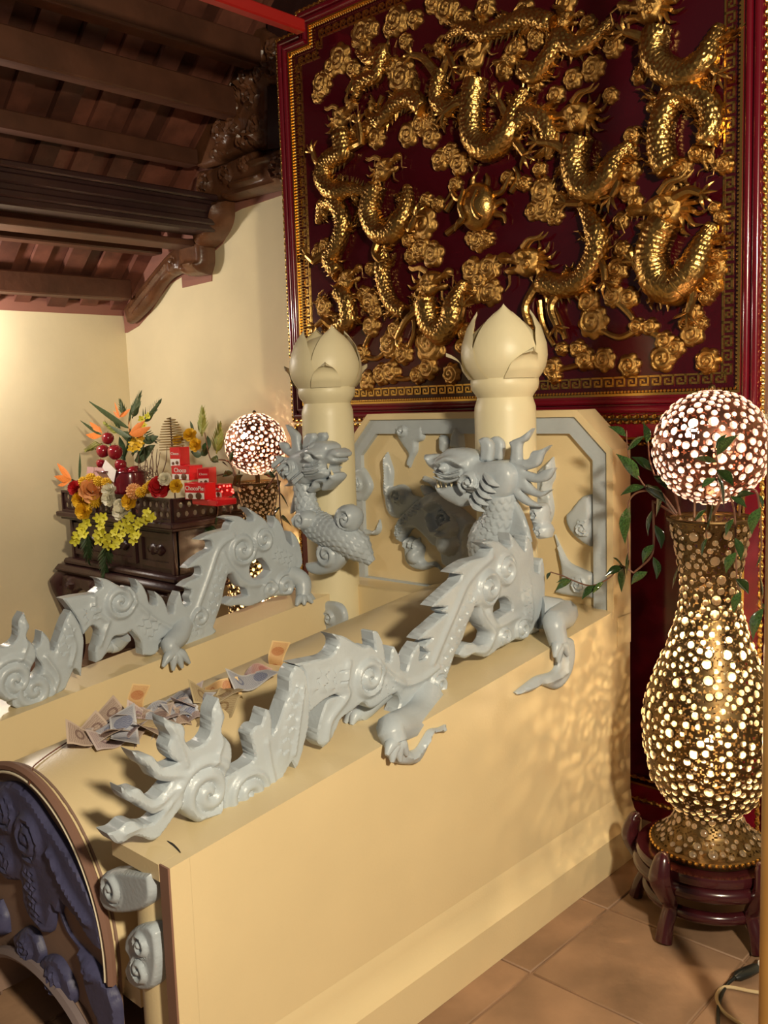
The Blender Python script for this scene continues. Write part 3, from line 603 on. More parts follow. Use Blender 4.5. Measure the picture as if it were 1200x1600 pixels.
# the far dragon's tail rosette: same carving, set against the coil's left end
tl = NP2.uv(15, 1060); tn = NP.uv(310, 1232); pc.location = Vector((XF+.02+1.562, tl[0]-tn[0], tl[1]-tn[1]))-wloc(far)+wloc(near)
TPn = Plane('x', X2+.006)
leg([w3(NP2, RE, 200, 860, .0), w3(NP2, RE, 130, 930, .035), w3(TPn, RE, 110, 1010, .0), w3(TPn, RE, 140, 1060, .01)], [.04, .036, .028, .022], far, [(.012, -.055, -.03), (.014, -.02, -.05), (.014, .015, -.05), (.012, .045, -.042)])
leg([w3(NP2, RE, 960, 480, .0), w3(NP2, RE, 1030, 540, .03), w3(NP2, RE, 1010, 660, .05)], [.036, .034, .026], far, [(.02, -.05, -.014), (.03, -.02, -.016), (.03, .02, -.016), (.01, .05, -.014)])
leg([w3(NP2, RD, 800, 420, -.03), w3(NP2, RD, 780, 480, -.05), w3(NP2, RD, 740, 500, -.05)], [.03, .026, .02], far, [(0, -.045, -.014), (.02, -.04, -.014)], 'hindleg')
# ================================================================== DRAGONS ON THE COLUMNS
def col_dragon(label, loc, yp, off, sc, up, jaw, horn, flames, neck, nr, extra, eye, brow, cheek, lips, fin, face):
    root = thing('dragon_head_sculpture', label, 'dragon statue', loc, 'dragon heads on the columns')
    P = Plane('y', yp)
    def L(pts): return smooth_path(P.uvs(pts, off, sc), 4, True)
    def c(x, y): return P.uv(off[0]+x/sc, off[1]+y/sc)
    m = P.mpp(*off)/sc
    MB().carve(P, [L(up)], .052, .045, [bump(c(*eye), 34*m, .022), ridge([c(*p) for p in brow], 22*m, .026), spiral(c(*cheek), 80*m, .020, 1.7), ridge([c(*p) for p in lips], 12*m, .016)]+[ridge([np.array(c(*p))+np.array([0, dzz*m]) for p in lips], 8*m, .012) for dzz in (-38, 34)]+[bump(c(*eye), 16*m, .012), bump((c(*up[0])+c(*up[2]))/2, 26*m, .016), ridge([c(*cheek), c(*neck[0][0])], 10*m, .012)], h=.004, e0=.45, sym=True, fs=.9).build('head', 'blue', root, 55)
    MB().carve(P, [L(jaw)], .040, .03, [ridge([(c(*jaw[0])+c(*jaw[1]))/2, c(*jaw[3]), c(*jaw[5])], 12*m, .010)], h=.004, e0=.45, sym=True).build('lower_jaw', 'blue', root, 55)
    MB().carve(P, [L(horn)], .016, .012, h=.006, e0=.5, sym=True).build('horn', 'blue', root, 55)
    hn = MB().carve(P, [L(horn)], .014, .012, h=.006, e0=.5, sym=True, w0=-.055)
    hn.build('horn', 'blue', root, 55)
    MB().carve(P, [L(flames)], .014, .012, [ridge([c(*p) for p in (flames[0], flames[len(flames)//2])], 6*m, .004)], h=.006, e0=.6, sym=True, w0=-.01).build('mane', 'blue', root, 55, label='flat flame-shaped mane')
    pw = [P.world([[*c(*p), w]])[0] for p, w in neck]
    path = smooth_path(pw, 14)
    def sc_d(s, a, r):
        z = .022; row = np.floor(s/z); fs = s/z-row; k = np.maximum(6, np.round(2*PI*r/z)); fa = (a/(2*PI)*k+.5*(row % 2)) % 1
        return .0045*np.where(fs < 1-.75*(np.abs(fa-.5)*2)**2, .15+.85*fs, 0)
    path = resample(path, .003, False)
    MB().tube(path, nr, 96, disp=sc_d).build('neck', 'blue', root, 55)
    if fin: MB().carve(P, [L(fin)], .010, .01, h=.007, e0=.6, sym=True, w0=-.01).build('fin', 'blue', root, 55)
    for nm, pts, ft, w in extra:
        MB().carve(P, [L(pts)], .026, .02, [spiral(c(x, y), r*m, .014, 1.7, sg) for x, y, r, sg in ft], h=.006, e0=.5, sym=True, w0=w).build(nm, 'blue', root, 55)
    Wd = lambda x, y, w: P.world([[*c(x, y), w]])[0]
    for sg in (1, -1):
        MB().ball(Wd(*eye, .054*sg), (34*m, .018, 28*m), 14, 10).build('eye', 'blue', root)
        MB().tube(smooth_path([Wd(*p, (.060+.008*(i == 1))*sg) for i, p in enumerate(brow)], 6), [9*m, 17*m, 8*m], 8).build('brow', 'blue', root)
        for dq in (-20, 22): MB().tube(smooth_path([Wd(p[0], p[1]+dq, .055*sg) for p in lips], 6), [6*m, 10*m, 7*m], 8).build('lip', 'blue', root)
        cq = np.array(cheek, float); ta = np.linspace(0, 2*PI*1.6, 40); MB().tube([Wd(cq[0]+(88-8.2*t_)*math.cos(t_+2), cq[1]+(88-8.2*t_)*math.sin(t_+2), (.058+.0012*t_)*sg) for t_ in ta], np.linspace(14, 9, 40)*m, 8).build('cheek_scroll', 'blue', root)
        MB().ball(Wd(cq[0], cq[1], .060*sg), (24*m, .016, 22*m), 10, 8).build('cheek_knob', 'blue', root)
        nq = (np.array(neck[0][0])+cq)/2; dv2 = np.array(neck[0][0], float)-np.array(eye, float); dv2 /= np.linalg.norm(dv2)
        for kk in range(5):
            b0 = cq+dv2*(130 if dv2[0] > 0 else 10)+np.array([-dv2[1], dv2[0]])*(kk-2)*62*(1 if dv2[0] > 0 else -1); e0_ = b0+dv2*(95 if dv2[0] > 0 else 60)+np.array([0, 22])
            MB().tube(smooth_path([Wd(*(b0-dv2*50), .046*sg), Wd(*((b0+e0_)/2-dv2*8), .068*sg), Wd(*e0_, .054*sg)], 6), np.array([26, 30, 4])*m, 8, flat=.7).build('mane_lock', 'blue', root)
    nb = np.array(up[0], float)*.5+np.array(up[2], float)*.5
    mb = MB()                                   # teeth
    for (x, y), (x2, y2) in face:
        a = P.world([[*c(x, y), .03]])[0]; b = P.world([[*c(x2, y2), .034]])[0]; mb.tube([a, b], [.006, .001], 6)
    mb.build('teeth', 'column', root)
    return root
col_dragon('blue dragon head with open mouth facing left before the right lotus column', (-1.74, 2.30, .82), 2.255, (660, 660), 5.4545,
    [(62, 270), (115, 272), (150, 300), (200, 265), (260, 222), (340, 218), (420, 235), (490, 275), (520, 330), (640, 325), (740, 330), (810, 400), (820, 500), (780, 600), (700, 670), (600, 690), (540, 620), (440, 590), (400, 545), (330, 500), (262, 510), (240, 535), (205, 480), (150, 405), (110, 375), (80, 330)],
    [(150, 515), (200, 550), (260, 530), (330, 525), (400, 545), (470, 590), (545, 640), (560, 690), (520, 722), (440, 692), (365, 716), (300, 690), (230, 650), (180, 605), (155, 560)],
    [(490, 150), (540, 125), (590, 160), (606, 220), (592, 330), (500, 330), (512, 220)],
    [(740, 330), (752, 230), (735, 170), (780, 145), (840, 120), (935, 48), (880, 150), (830, 190), (830, 320), (900, 310), (930, 250), (1010, 230), (1085, 192), (1020, 270), (975, 370), (860, 412), (960, 440), (1020, 410), (1120, 388), (1060, 490), (960, 515), (880, 490), (930, 560), (1000, 590), (1092, 574), (1000, 636), (920, 620), (830, 575), (900, 660), (1018, 718), (930, 720), (850, 690), (790, 640), (740, 560), (720, 440)],
    [((660, 600), 0), ((655, 760), -.01), ((620, 880), -.015), ((545, 980), -.02), ((500, 1100), -.045), ((560, 1250), -.07)], [.050, .050, .055, .062, .066, .06],
    [('claw', [(850, 720), (930, 700), (985, 740), (985, 860), (1020, 920), (1010, 1000), (930, 1010), (890, 930), (870, 830)], [(920, 800, 50, 1), (950, 950, 50, -1)], -.05)],
    (285, 378), [(230, 335), (330, 300), (440, 345)], (495, 500), [(190, 430), (300, 470), (420, 440)],
    [(745, 690), (772, 660), (830, 760), (880, 890), (915, 1030), (830, 970), (800, 1010), (720, 960)], [((165, 420), (185, 500)), ((215, 490), (222, 545)), ((250, 500), (262, 545)), ((190, 545), (185, 490)), ((300, 505), (306, 540))])
col_dragon('grey dragon winding up the left lotus column, head turned right', (-2.545, 2.30, .84), 2.275, (425, 650), 6.154,
    [(400, 290), (430, 250), (530, 240), (590, 270), (605, 320), (660, 308), (712, 350), (702, 390), (668, 402), (682, 420), (660, 447), (602, 462), (580, 492), (600, 540), (590, 572), (540, 600), (480, 610), (420, 622), (380, 652), (240, 662), (210, 600), (190, 480), (220, 400), (260, 350), (340, 318)],
    [(430, 622), (500, 590), (580, 602), (620, 540), (662, 550), (655, 610), (610, 662), (550, 712), (520, 712), (540, 642), (490, 640), (470, 690), (400, 732), (385, 700), (430, 650)],
    [(310, 315), (320, 220), (350, 170), (412, 165), (426, 210), (402, 260), (385, 315)],
    [(320, 330), (265, 340), (250, 250), (240, 180), (190, 130), (125, 83), (150, 150), (180, 220), (186, 310), (150, 312), (120, 262), (58, 253), (90, 330), (130, 370), (182, 402), (100, 400), (26, 380), (60, 440), (130, 462), (182, 472), (130, 540), (48, 550), (110, 592), (172, 582), (150, 640), (108, 677), (180, 672), (232, 632), (262, 500)],
    [((310, 600), 0), ((315, 740), 0), ((335, 880), .0), ((390, 1010), .0), ((500, 1090), .0), ((640, 1150), -.005), ((760, 1250), -.02), ((865, 1430), -.05)], [.040, .038, .044, .055, .056, .058, .05, .012],
    [('scroll', [(630, 980), (650, 900), (720, 850), (790, 870), (832, 950), (822, 1060), (780, 1110), (700, 1100), (645, 1050)], [(765, 985, 90, 1)], .0),
     ('scroll', [(470, 1240), (540, 1200), (640, 1220), (718, 1290), (705, 1390), (620, 1490), (480, 1520), (380, 1490), (350, 1410), (420, 1400), (470, 1390), (455, 1310)], [(580, 1320, 100, -1)], .0),
     ('scroll', [(310, 960), (370, 900), (450, 910), (500, 980), (470, 1060), (390, 1080), (330, 1040)], [(405, 990, 90, 1)], .04)],
    (470, 395), [(400, 350), (500, 330), (560, 370)], (270, 500), [(420, 520), (500, 510), (560, 480)],
    [(235, 680), (190, 800), (163, 945), (215, 905), (235, 940), (260, 820), (275, 700)], [((560, 480), (560, 540)), ((600, 455), (606, 500)), ((520, 510), (525, 550)), ((640, 560), (636, 510))])
cs = Plane('y', 2.322)
tag(MB().carve(cs, [smooth_path(cs.uvs([(490, 950), (505, 940), (530, 944), (540, 962), (535, 980), (510, 992), (492, 985)]), 4, True)], .02, .014, [spiral(cs.uv(516, 966), .03, .012, 1.5)], h=.006, w0=-.014).build('scroll_relief', 'blue'), 'small grey scroll relief low on the left lotus column', 'relief')

# ================================================================== GILDED PANEL
GY = 2.80; G = Plane('y', GY)
pan = thing('carved_panel', 'large maroon lacquer wall panel covered with gilded carved dragons and clouds', 'panel', (-2.11, 2.86, .05))
MB().bbox((-3.10, GY, 1.47), (-1.12, GY+.05, 3.07), .004).build('field', 'lacquer', pan)
loop = [(-3.08, 1.492), (-3.08, 2.97), (-2.95, 2.97), (-2.95, 3.045), (-1.27, 3.045), (-1.27, 2.97), (-1.14, 2.97), (-1.14, 1.492)]
def inset(L, d):
    n = len(L); out = []
    for i in range(n):
        a, b, c = np.array(L[i-1]), np.array(L[i]), np.array(L[(i+1) % n])
        e1 = (b-a)/np.linalg.norm(b-a); e2 = (c-b)/np.linalg.norm(c-b)
        n1 = np.array([e1[1], -e1[0]]); n2 = np.array([e2[1], -e2[0]]); out.append(b+d*(n1+n2))
    return out
MB().ring(G, inset(loop, -.068), inset(loop, -.001), -.05, .018).build('frame', 'lacquer_frame', pan)
fr = MB()
for d, r, w in ((-.020, .011, .02), (-.047, .013, .02)):
    L = inset(loop, d); L.append(L[0])
    for a, b in zip(L[:-1], L[1:]): fr.tube([G.world([[*a, w]])[0], G.world([[*b, w]])[0]], r, 10)
fr.build('frame_moulding', 'lacquer_frame', pan)
def rope(pts, r, pitch):
    P = resample(np.array(pts), pitch/8, False)
    return lambda mb: mb.tube(P, r, 8, disp=lambda s, a, R: R*.38*np.cos(2*(a-2*PI*s/pitch/2)))
def ropes(L, w, r, name):
    mb = MB(); L = list(L)+[L[0]]
    for a, b in zip(L[:-1], L[1:]): rope([G.world([[*a, w]])[0], G.world([[*b, w]])[0]], r, .03)(mb)
    return mb.build(name, 'gold_trim', pan)
ropes(inset(loop, -.068), .016, .006, 'rope_edge')
MB().ring(G, inset(loop, -.002), inset(loop, .006), 0, .020).build('gold_fillet', 'gold_trim', pan)
mb = MB(); L = resample(np.array(inset(loop, .011)), .0125)
for p in L: mb.ball(G.world([[*p, .010]])[0], .0052, 6, 4)
b_ = mb.build('bead_moulding', 'gold_trim', pan); b_['kind'] = 'stuff'
kb = MB(); u = .0066                               # one key of the fret, 5x5 strokes
for (a, b, c, d) in ((0, 0, 1, 5), (0, 4, 5, 5), (4, 1.6, 5, 5), (2, 1.6, 5, 2.5), (2, 1.6, 2.9, 3.3), (0, 0, 6.2, .9)): kb.box((a*u-.0195, -.004, b*u-.0165), (c*u-.0195, 0, d*u-.0165))
km = mesh_of(kb, 'fret_key', 'gold_trim'); Lf = inset(loop, .045); Lf.append(Lf[0])
for i, (a, b) in enumerate(zip(Lf[:-1], Lf[1:])):
    a, b = np.array(a), np.array(b); n = max(1, int(np.linalg.norm(b-a)/.0415)); d = (b-a)/np.linalg.norm(b-a); th = math.atan2(d[1], d[0])
    for k in range(n):
        p = a+(b-a)*(k+.5)/n; put('fret_key', km, pan, (p[0], GY, p[1]), (0, -th, 0))
# lower panel
MB().bbox((-3.15, GY+.005, .115), (-1.06, GY+.05, 1.405), .003).build('lower_board', 'lacquer', pan)
MB().bbox((-3.15, GY-.008, .05), (-1.06, GY+.05, .118), .006).build('base_board', 'lacquer_frame', pan)
lw = [(-3.14, .125), (-3.14, 1.405), (-1.07, 1.405), (-1.07, .125)]
MB().ring(G, lw, inset(lw, .05), -.03, .012).build('lower_frame', 'lacquer_frame', pan)
ropes(lw, .012, .006, 'rope_edge'); ropes(inset(lw, .072), .004, .005, 'rope_edge')
MB().ring(G, inset(lw, .05), inset(lw, .057), 0, .014).build('gold_fillet', 'gold_trim', pan)
# clouds
def rosette(k, turns, sg):
    a = np.linspace(0, 2*PI, 60, endpoint=False); r = .82+.18*np.abs(np.cos(a*k/2))
    P0 = Plane('y', 0)
    return MB().carve(P0, [np.c_[r*np.cos(a), r*np.sin(a)]], .5, .35, [spiral((0, 0), .86, .22, turns, sg, .8)], h=.085, e0=.35)
rm = [mesh_of(rosette(k, t, s), 'cloud', 'gold') for k, t, s in ((6, 2.2, 1), (7, 2.6, -1), (5, 2.0, 1), (8, 2.4, -1))]
clouds = [(985, 571, 17), (1107, 564, 19), (575, 595, 13), (707, 584, 14), (917, 562, 16), (945, 562, 17), (865, 575, 15), (868, 588, 11), (1040, 533, 15), (1057, 543, 15), (1037, 560, 20), (960, 463, 16), (985, 465, 15), (997, 510, 13), (1018, 511, 13), (928, 503, 23), (921, 470, 17), (1083, 490, 16), (1083, 522, 18), (1097, 505, 11), (1072, 505, 11), (598, 585, 14), (613, 581, 15), (655, 586, 12), (671, 576, 15), (674, 537, 25), (582, 509, 14), (612, 538, 18), (567, 553, 12), (633, 553, 14), (620, 515, 12), (581, 472, 15), (570, 460, 11), (588, 485, 11), (740, 422, 17), (767, 418, 17), (740, 455, 18), (768, 457, 18), (752, 437, 14), (668, 313, 10), (687, 319, 10), (581, 420, 9), (972, 345, 13), (973, 390, 13), (992, 403, 14), (967, 420, 18), (845, 265, 11), (822, 287, 11), (714, 288, 10), (795, 279, 11), (817, 288, 8),
    (505, 131, 15), (498, 150, 9), (532, 92, 18), (520, 105, 12), (567, 54, 19), (580, 45, 13), (622, 32, 19), (612, 45, 12), (635, 65, 10), (554, 108, 11), (630, 120, 22), (615, 105, 13), (928, 107, 18), (897, 123, 15), (960, 73, 16), (885, 7, 16), (1067, 263, 16), (1090, 240, 14), (1133, 257, 15), (1047, 293, 13), (1040, 263, 14), (1120, 420, 16), (1113, 447, 17), (1125, 400, 11), (1105, 465, 12), (990, 213, 14), (985, 240, 13), (988, 268, 15), (983, 300, 15), (995, 315, 12), (750, 375, 16), (738, 372, 10), (764, 373, 11), (850, 325, 18), (868, 335, 15), (835, 330, 13), (850, 300, 20), (663, 350, 21), (660, 390, 15), (678, 398, 17), (645, 400, 11), (500, 395, 12), (510, 385, 10), (690, 250, 14), (705, 240, 14), (720, 256, 15), (560, 210, 13), (575, 205, 14), (590, 215, 14), (640, 210, 16), (660, 195, 15), (675, 215, 14), (700, 15, 18), (680, 5, 14), (725, 30, 14), (760, 15, 16), (790, 40, 16), (820, 20, 17), (840, 60, 15), (810, 75, 14), (850, 100, 15), (870, 60, 16), (920, 40, 14), (870, 150, 14), (840, 130, 13), (1000, 120, 12), (955, 150, 12), (650, 30, 12), (790, 110, 14), (960, 440, 11), (1128, 340, 12), (1118, 325, 10), (900, 300, 12), (880, 310, 11), (520, 505, 14), (507, 480, 12), (730, 520, 13), (725, 540, 12), (880, 545, 10), (905, 545, 13), (835, 560, 12), (640, 375, 10)]
for i, (x, y, r) in enumerate(clouds):
    p = G.uv(x, y); rr = r*G.mpp(x, y)*1.16
    put('cloud', rm[i % 4], pan, (p[0], GY, p[1]), (0, random.uniform(-PI, PI), 0), (rr, .026+.008*random.random(), rr))
for pts in ([(933, 562), (900, 572), (872, 578)], [(615, 590), (635, 592), (655, 588)], [(965, 470), (985, 490), (997, 508)], [(997, 515), (970, 527), (940, 515)], [(585, 515), (575, 535), (568, 552)], [(568, 556), (590, 560), (608, 545)], [(1015, 515), (1030, 525), (1042, 535)], [(646, 480), (650, 515), (638, 550)], [(660, 480), (668, 510), (660, 540)], [(845, 470), (850, 505), (868, 540)], [(855, 460), (875, 500), (885, 530)], [(700, 330), (712, 310), (705, 290)], [(800, 300), (812, 280), (806, 262)], [(700, 365), (725, 345), (722, 330)], [(545, 145), (555, 125), (548, 112)], [(600, 150), (592, 170), (610, 185)]):
    P = [G.world([[*G.uv(*q_), .006]])[0] for q_ in pts]
    MB().tube(smooth_path(P, 6), [.013, .011, .009], 8).build('cloud_ribbon', 'gold', pan)
# dragon heads (two mirrored carvings), legs, bodies
def head_mesh(s):
    P0 = Plane('y', 0)
    o = [(-1, .05), (-.98, .2), (-.82, .27), (-.6, .2), (-.42, .32), (-.15, .44), (.12, .42), (.32, .3), (.38, 0), (.28, -.28), (0, -.38), (-.3, -.3), (-.58, -.36), (-.75, -.24), (-.58, -.13), (-.3, -.10), (-.6, -.03), (-.85, -.06)]
    f = lambda L: np.array(L)*[s, 1]
    mb = MB().carve(P0, [smooth_path(f(o), 4, True)], .42, .28, [bump((-.22*s, .2), .13, .2), spiral((.12*s, -.08), .24, .14, 1.7, s), ridge(f([(-.5, .26), (-.25, .36), (.05, .3)]), .06, .2), ridge(f([(-.9, .1), (-.6, .05), (-.2, .0)]), .05, .12), bump((-.9*s, .16), .09, .14)], h=.06, e0=.3)
    for k, a in enumerate(np.radians([75, 48, 22, -4, -30, -58, -88])):
        L = (.62, .75, .8, .85, .8, .7, .55)[k]; d = np.array([math.cos(a), math.sin(a)]); n_ = np.array([-d[1], d[0]]); b = np.array([.18, .02])
        fl_ = [b+n_*.10, b+d*L*.4+n_*.12, b+d*L*.7+n_*.01, b+d*L+n_*.09, b+d*L*.72-n_*.10, b+d*L*.4-n_*.03, b-n_*.10]
        mb.carve(P0, [smooth_path(f(fl_), 3, True)], .22, .08, h=.075, e0=.4)
    for w, sw in ((-.25, 0), (-.4, .1)):
        mb.tube(smooth_path([(s*(-.05-sw), w, .4), (s*(.15-sw), w-.05, .62), (s*(.45-sw), w-.02, .7), (s*(.6-sw), w, .85)], 4), [.07, .06, .05, .015], 7)
    mb.tube(smooth_path([(s*-.85, -.3, .1), (s*-1.1, -.35, -.1), (s*-.95, -.3, -.4), (s*-1.15, -.25, -.55)], 5), [.03, .025, .02, .008], 6)
    mb.tube(smooth_path([(s*-.5, -.25, -.36), (s*-.45, -.25, -.6), (s*-.6, -.2, -.8)], 4), [.05, .04, .01], 6)
    for x in (-.8, -.66, -.5): mb.tube([(s*x, -.25, -.05), (s*x, -.27, -.16)], [.03, .004], 5)
    return mesh_of(mb, 'head', 'gold')
def tuft_mesh():
    P0 = Plane('y', 0); mb = MB()
    for a, L in ((.5, .8), (0, 1.1), (-.5, .75)):
        d = np.array([math.cos(a), math.sin(a)]); n_ = np.array([-d[1], d[0]])
        mb.carve(P0, [smooth_path([n_*.14-d*.1, d*L*.4+n_*.16, d*L*.7+n_*.02, d*L+n_*.14, d*L*.75-n_*.10, d*L*.4-n_*.05, -n_*.14-d*.1], 3, True)], .8, .1, h=.09, e0=.4)
    return mesh_of(mb, 'flame_tuft', 'gold')
TM = tuft_mesh()
HM = {s: head_mesh(s) for s in (1, -1)}
def gdragon(path, r, head, hs, face, tilt=0, legs=(), lift=.5):
    P = smooth_path([G.uv(*p) for p in path], 12); P = resample(P, .0035, False); n = len(P); r = r*1.15; hs = hs*1.2; t = np.linspace(0, 1, n)
    R = r*np.clip(np.minimum(.35+t*2.2, 1.0), 0, 1); R[-6:] *= .9
    W3 = G.world(np.c_[P, R*lift+.004])
    def dsp(s, a, rr):
        z = .016; row = np.floor(s/z); fs = s/z-row; k = np.maximum(6, np.round(2*PI*r/z)); fa = (a/(2*PI)*k+.5*(row % 2)) % 1
        return .0042*np.where(fs < 1-.75*(np.abs(fa-.5)*2)**2, .05+.95*fs, 0)
    b = MB().tube(W3, R, 64, disp=dsp).build('dragon', 'gold', pan, 60)
    mb = MB(); Tn = np.gradient(P, axis=0); Tn /= np.linalg.norm(Tn, axis=1)[:, None]
    for i in range(8, n-6, 7):
        nn = np.array([-Tn[i][1], Tn[i][0]])*face; q0 = P[i]+nn*R[i]*.85; q1 = P[i]+nn*(R[i]*.85+.026)-Tn[i]*.012
        mb.tube([G.world([[*q0, R[i]*lift+.004]])[0], G.world([[*q1, R[i]*lift+.008]])[0]], [.008, .001], 5)
    mb.build('dorsal_fin', 'gold', b)['kind'] = 'stuff'
    hp = G.uv(*head); put('head', HM[1 if face > 0 else -1], b, (hp[0], GY-.008, hp[1]), (0, math.radians(tilt), 0), (hs, hs*.55, hs))
    tf = np.random.RandomState(int(head[0]*7+head[1]))
    for i in np.linspace(n*.12, n*.8, 4).astype(int):
        sgn = tf.choice((-1, 1)); nn = np.array([-Tn[i][1], Tn[i][0]])*sgn; q = P[i]+nn*R[i]*.8; th_ = math.atan2(nn[1]-Tn[i][1]*.9, nn[0]-Tn[i][0]*.9)
        put('flame_tuft', TM, b, (q[0], GY-.012, q[1]), (0, -th_, 0), (.05+.03*tf.rand(), .03, .05))
    for lg in legs:
        q = [G.world([[*G.uv(*p), w]])[0] for p, w in zip(lg, (.02, .035, .04))]
        m_ = MB().tube(smooth_path(q, 5), [.020, .015, .011], 8); e = q[-1]; dd = (q[-1]-q[-2]); dd /= np.linalg.norm(dd)
        for aa in (-1.0, -.35, .35, 1.0):
            d2 = np.array([dd[0]*math.cos(aa)-dd[2]*math.sin(aa), 0, dd[0]*math.sin(aa)+dd[2]*math.cos(aa)])
            m_.tube(smooth_path([e, e+d2*.028+np.array([0, -.008, 0]), e+d2*.05], 4), [.007, .006, .001], 6)
        m_.build('leg', 'gold', b)
gdragon([(575, 300), (552, 297), (528, 300), (512, 280), (520, 255), (545, 240), (540, 205)], .036, (537, 188), .085, -1, -20, [[(520, 260), (505, 255), (500, 240)], [(550, 235), (575, 225), (572, 195)]])
gdragon([(640, 290), (640, 330), (622, 365), (598, 362), (585, 330), (597, 290)], .038, (603, 268), .085, -1, -20, [[(600, 370), (595, 395), (605, 410)], [(632, 340), (650, 360), (660, 340)]])
gdragon([(608, 375), (602, 410), (606, 445), (618, 475), (640, 490)], .026, (655, 478), .045, -1, 10)
gdragon([(500, 350), (508, 320), (530, 315), (542, 345), (535, 380), (520, 405), (535, 430)], .030, (545, 440), .085, -1, -25, [[(515, 395), (500, 410), (490, 400)]])
gdragon([(510, 530), (530, 520), (552, 500), (548, 470), (535, 455)], .032, (505, 470), .04, 1, -10, [[(530, 515), (515, 500), (505, 510)]])
gdragon([(730, 440), (718, 470), (714, 500), (698, 522), (680, 505), (672, 470)], .040, (675, 447), .10, -1, -15, [[(665, 480), (645, 500), (630, 530)], [(712, 505), (728, 500), (735, 480)]])
gdragon([(825, 140), (812, 170), (800, 212), (772, 234), (748, 215), (746, 170), (752, 125)], .040, (745, 95), .09, -1, -50, [[(755, 160), (725, 165), (705, 180)], [(795, 215), (815, 225), (830, 245)]])
gdragon([(728, 148), (705, 174), (688, 155), (695, 110)], .026, (690, 80), .06, 1, 20, [[(690, 120), (672, 95), (655, 90)], [(700, 110), (712, 90), (720, 110)]])
gdragon([(990, 225), (968, 250), (955, 282), (934, 298), (912, 285), (905, 250), (915, 215)], .040, (905, 187), .10, 1, 10, [[(905, 255), (880, 230), (850, 225)], [(950, 275), (975, 290), (965, 310)], [(925, 300), (915, 320), (895, 320)]])
gdragon([(1128, 40), (1116, 75), (1104, 102), (1075, 120), (1045, 112), (1028, 85), (1035, 45)], .038, (1018, 17), .095, 1, 15, [[(1100, 105), (1120, 110), (1130, 120)], [(1030, 70), (1005, 60), (985, 55)]])
gdragon([(1015, 172), (1035, 162), (1055, 150), (1085, 146), (1110, 162), (1117, 192), (1108, 230)], .030, (1105, 245), .05, -1, 60)
gdragon([(1085, 150), (1055, 165), (1040, 200), (1040, 240), (1052, 270)], .036, (1065, 275), .04, -1, 60)
gdragon([(1118, 350), (1102, 385), (1088, 425), (1062, 452), (1036, 440), (1026, 405), (1035, 370), (1050, 345)], .046, (1045, 333), .115, 1, 5, [[(1035, 420), (1010, 430), (1000, 410)], [(1085, 435), (1090, 465), (1083, 490)], [(1060, 310), (1085, 300), (1105, 305)]])
gdragon([(905, 310), (925, 335), (940, 370), (935, 405), (912, 440), (880, 448), (850, 440)], .034, (828, 412), .105, 1, 10, [[(930, 400), (950, 415), (955, 440)], [(885, 450), (870, 480), (880, 510)], [(845, 445), (830, 480), (838, 510)]])
gdragon([(860, 250), (865, 215), (850, 185), (825, 180), (812, 200)], .028, (810, 215), .05, 1, -40, [[(815, 200), (800, 180), (790, 160)]])
gdragon([(960, 30), (935, 60), (905, 75), (880, 60), (862, 95), (842, 120), (820, 110)], .028, (800, 95), .06, 1, 0)
gdragon([(700, 60), (730, 45), (760, 55), (790, 45), (830, 30), (870, 40)], .026, (885, 35), .06, -1, 0)
gdragon([(575, 175), (600, 190), (625, 165), (650, 155), (668, 175)], .028, (675, 190), .05, -1, 40)
gdragon([(560, 80), (585, 95), (605, 80), (595, 120), (570, 130), (560, 150)], .024, (552, 165), .05, 1, -40)
# flaming pearl in the middle
pp = G.uv(755, 325); pr = 30*G.mpp(755, 325)
pl_ = MB().ball((pp[0], GY-.03, pp[1]), (pr, .05, pr*1.1), 20, 14)
pl_.tube(smooth_path([G.world([[*G.uv(*p), .075]])[0] for p in ((745, 300), (738, 325), (745, 345), (738, 352))], 5), [.008, .009, .012, .012], 8)
pl_.tube(smooth_path([G.world([[*G.uv(*p), .075]])[0] for p in ((765, 300), (758, 322), (764, 340), (770, 345))], 5), [.006, .008, .009, .008], 8)
pearl = pl_.build('flaming_pearl', 'gold', pan, label='smooth gilded pearl with flames')
for pts in ([(735, 310), (720, 312), (712, 300), (700, 318)], [(735, 340), (722, 348), (716, 362)], [(745, 295), (745, 280), (752, 270)], [(765, 296), (768, 282), (765, 272)], [(778, 305), (790, 300), (800, 280), (806, 270)], [(780, 335), (792, 338), (795, 350)], [(780, 320), (792, 315), (798, 322)]):
    MB().tube(smooth_path([G.world([[*G.uv(*p), .02]])[0] for p in pts], 5), [.014, .010, .003], 8).build('flame', 'gold', pearl)

# ================================================================== MOSAIC LAMPS
def glow_mat(name, col, e):
    m = bpy.data.materials.new(name); m.use_nodes = True; nt = m.node_tree; N, L = nt.nodes, nt.links; N.clear()
    o = N.new('ShaderNodeOutputMaterial'); t = N.new('ShaderNodeBsdfTranslucent'); t.inputs[0].default_value = (*col, 1)
    g = N.new('ShaderNodeBsdfGlossy'); g.inputs[1].default_value = .15; d = N.new('ShaderNodeMixShader'); d.inputs[0].default_value = .12
    em = N.new('ShaderNodeEmission'); em.inputs[0].default_value = (*col, 1); em.inputs[1].default_value = e
    ad = N.new('ShaderNodeAddShader'); L.new(t.outputs[0], d.inputs[1]); L.new(g.outputs[0], d.inputs[2]); L.new(d.outputs[0], ad.inputs[0]); L.new(em.outputs[0], ad.inputs[1]); L.new(ad.outputs[0], o.inputs[0]); return m
M['bead_warm'] = glow_mat('lit_glass_bead_amber', (.78, .59, .34), .07)
M['bead_rose'] = glow_mat('lit_glass_bead_rose', (1, .70, .53), .5)
M['globe_bulb'] = mat('glowing_globe_bulb', (1, .9, .7), .5, emit=((1, .74, .48), 420))
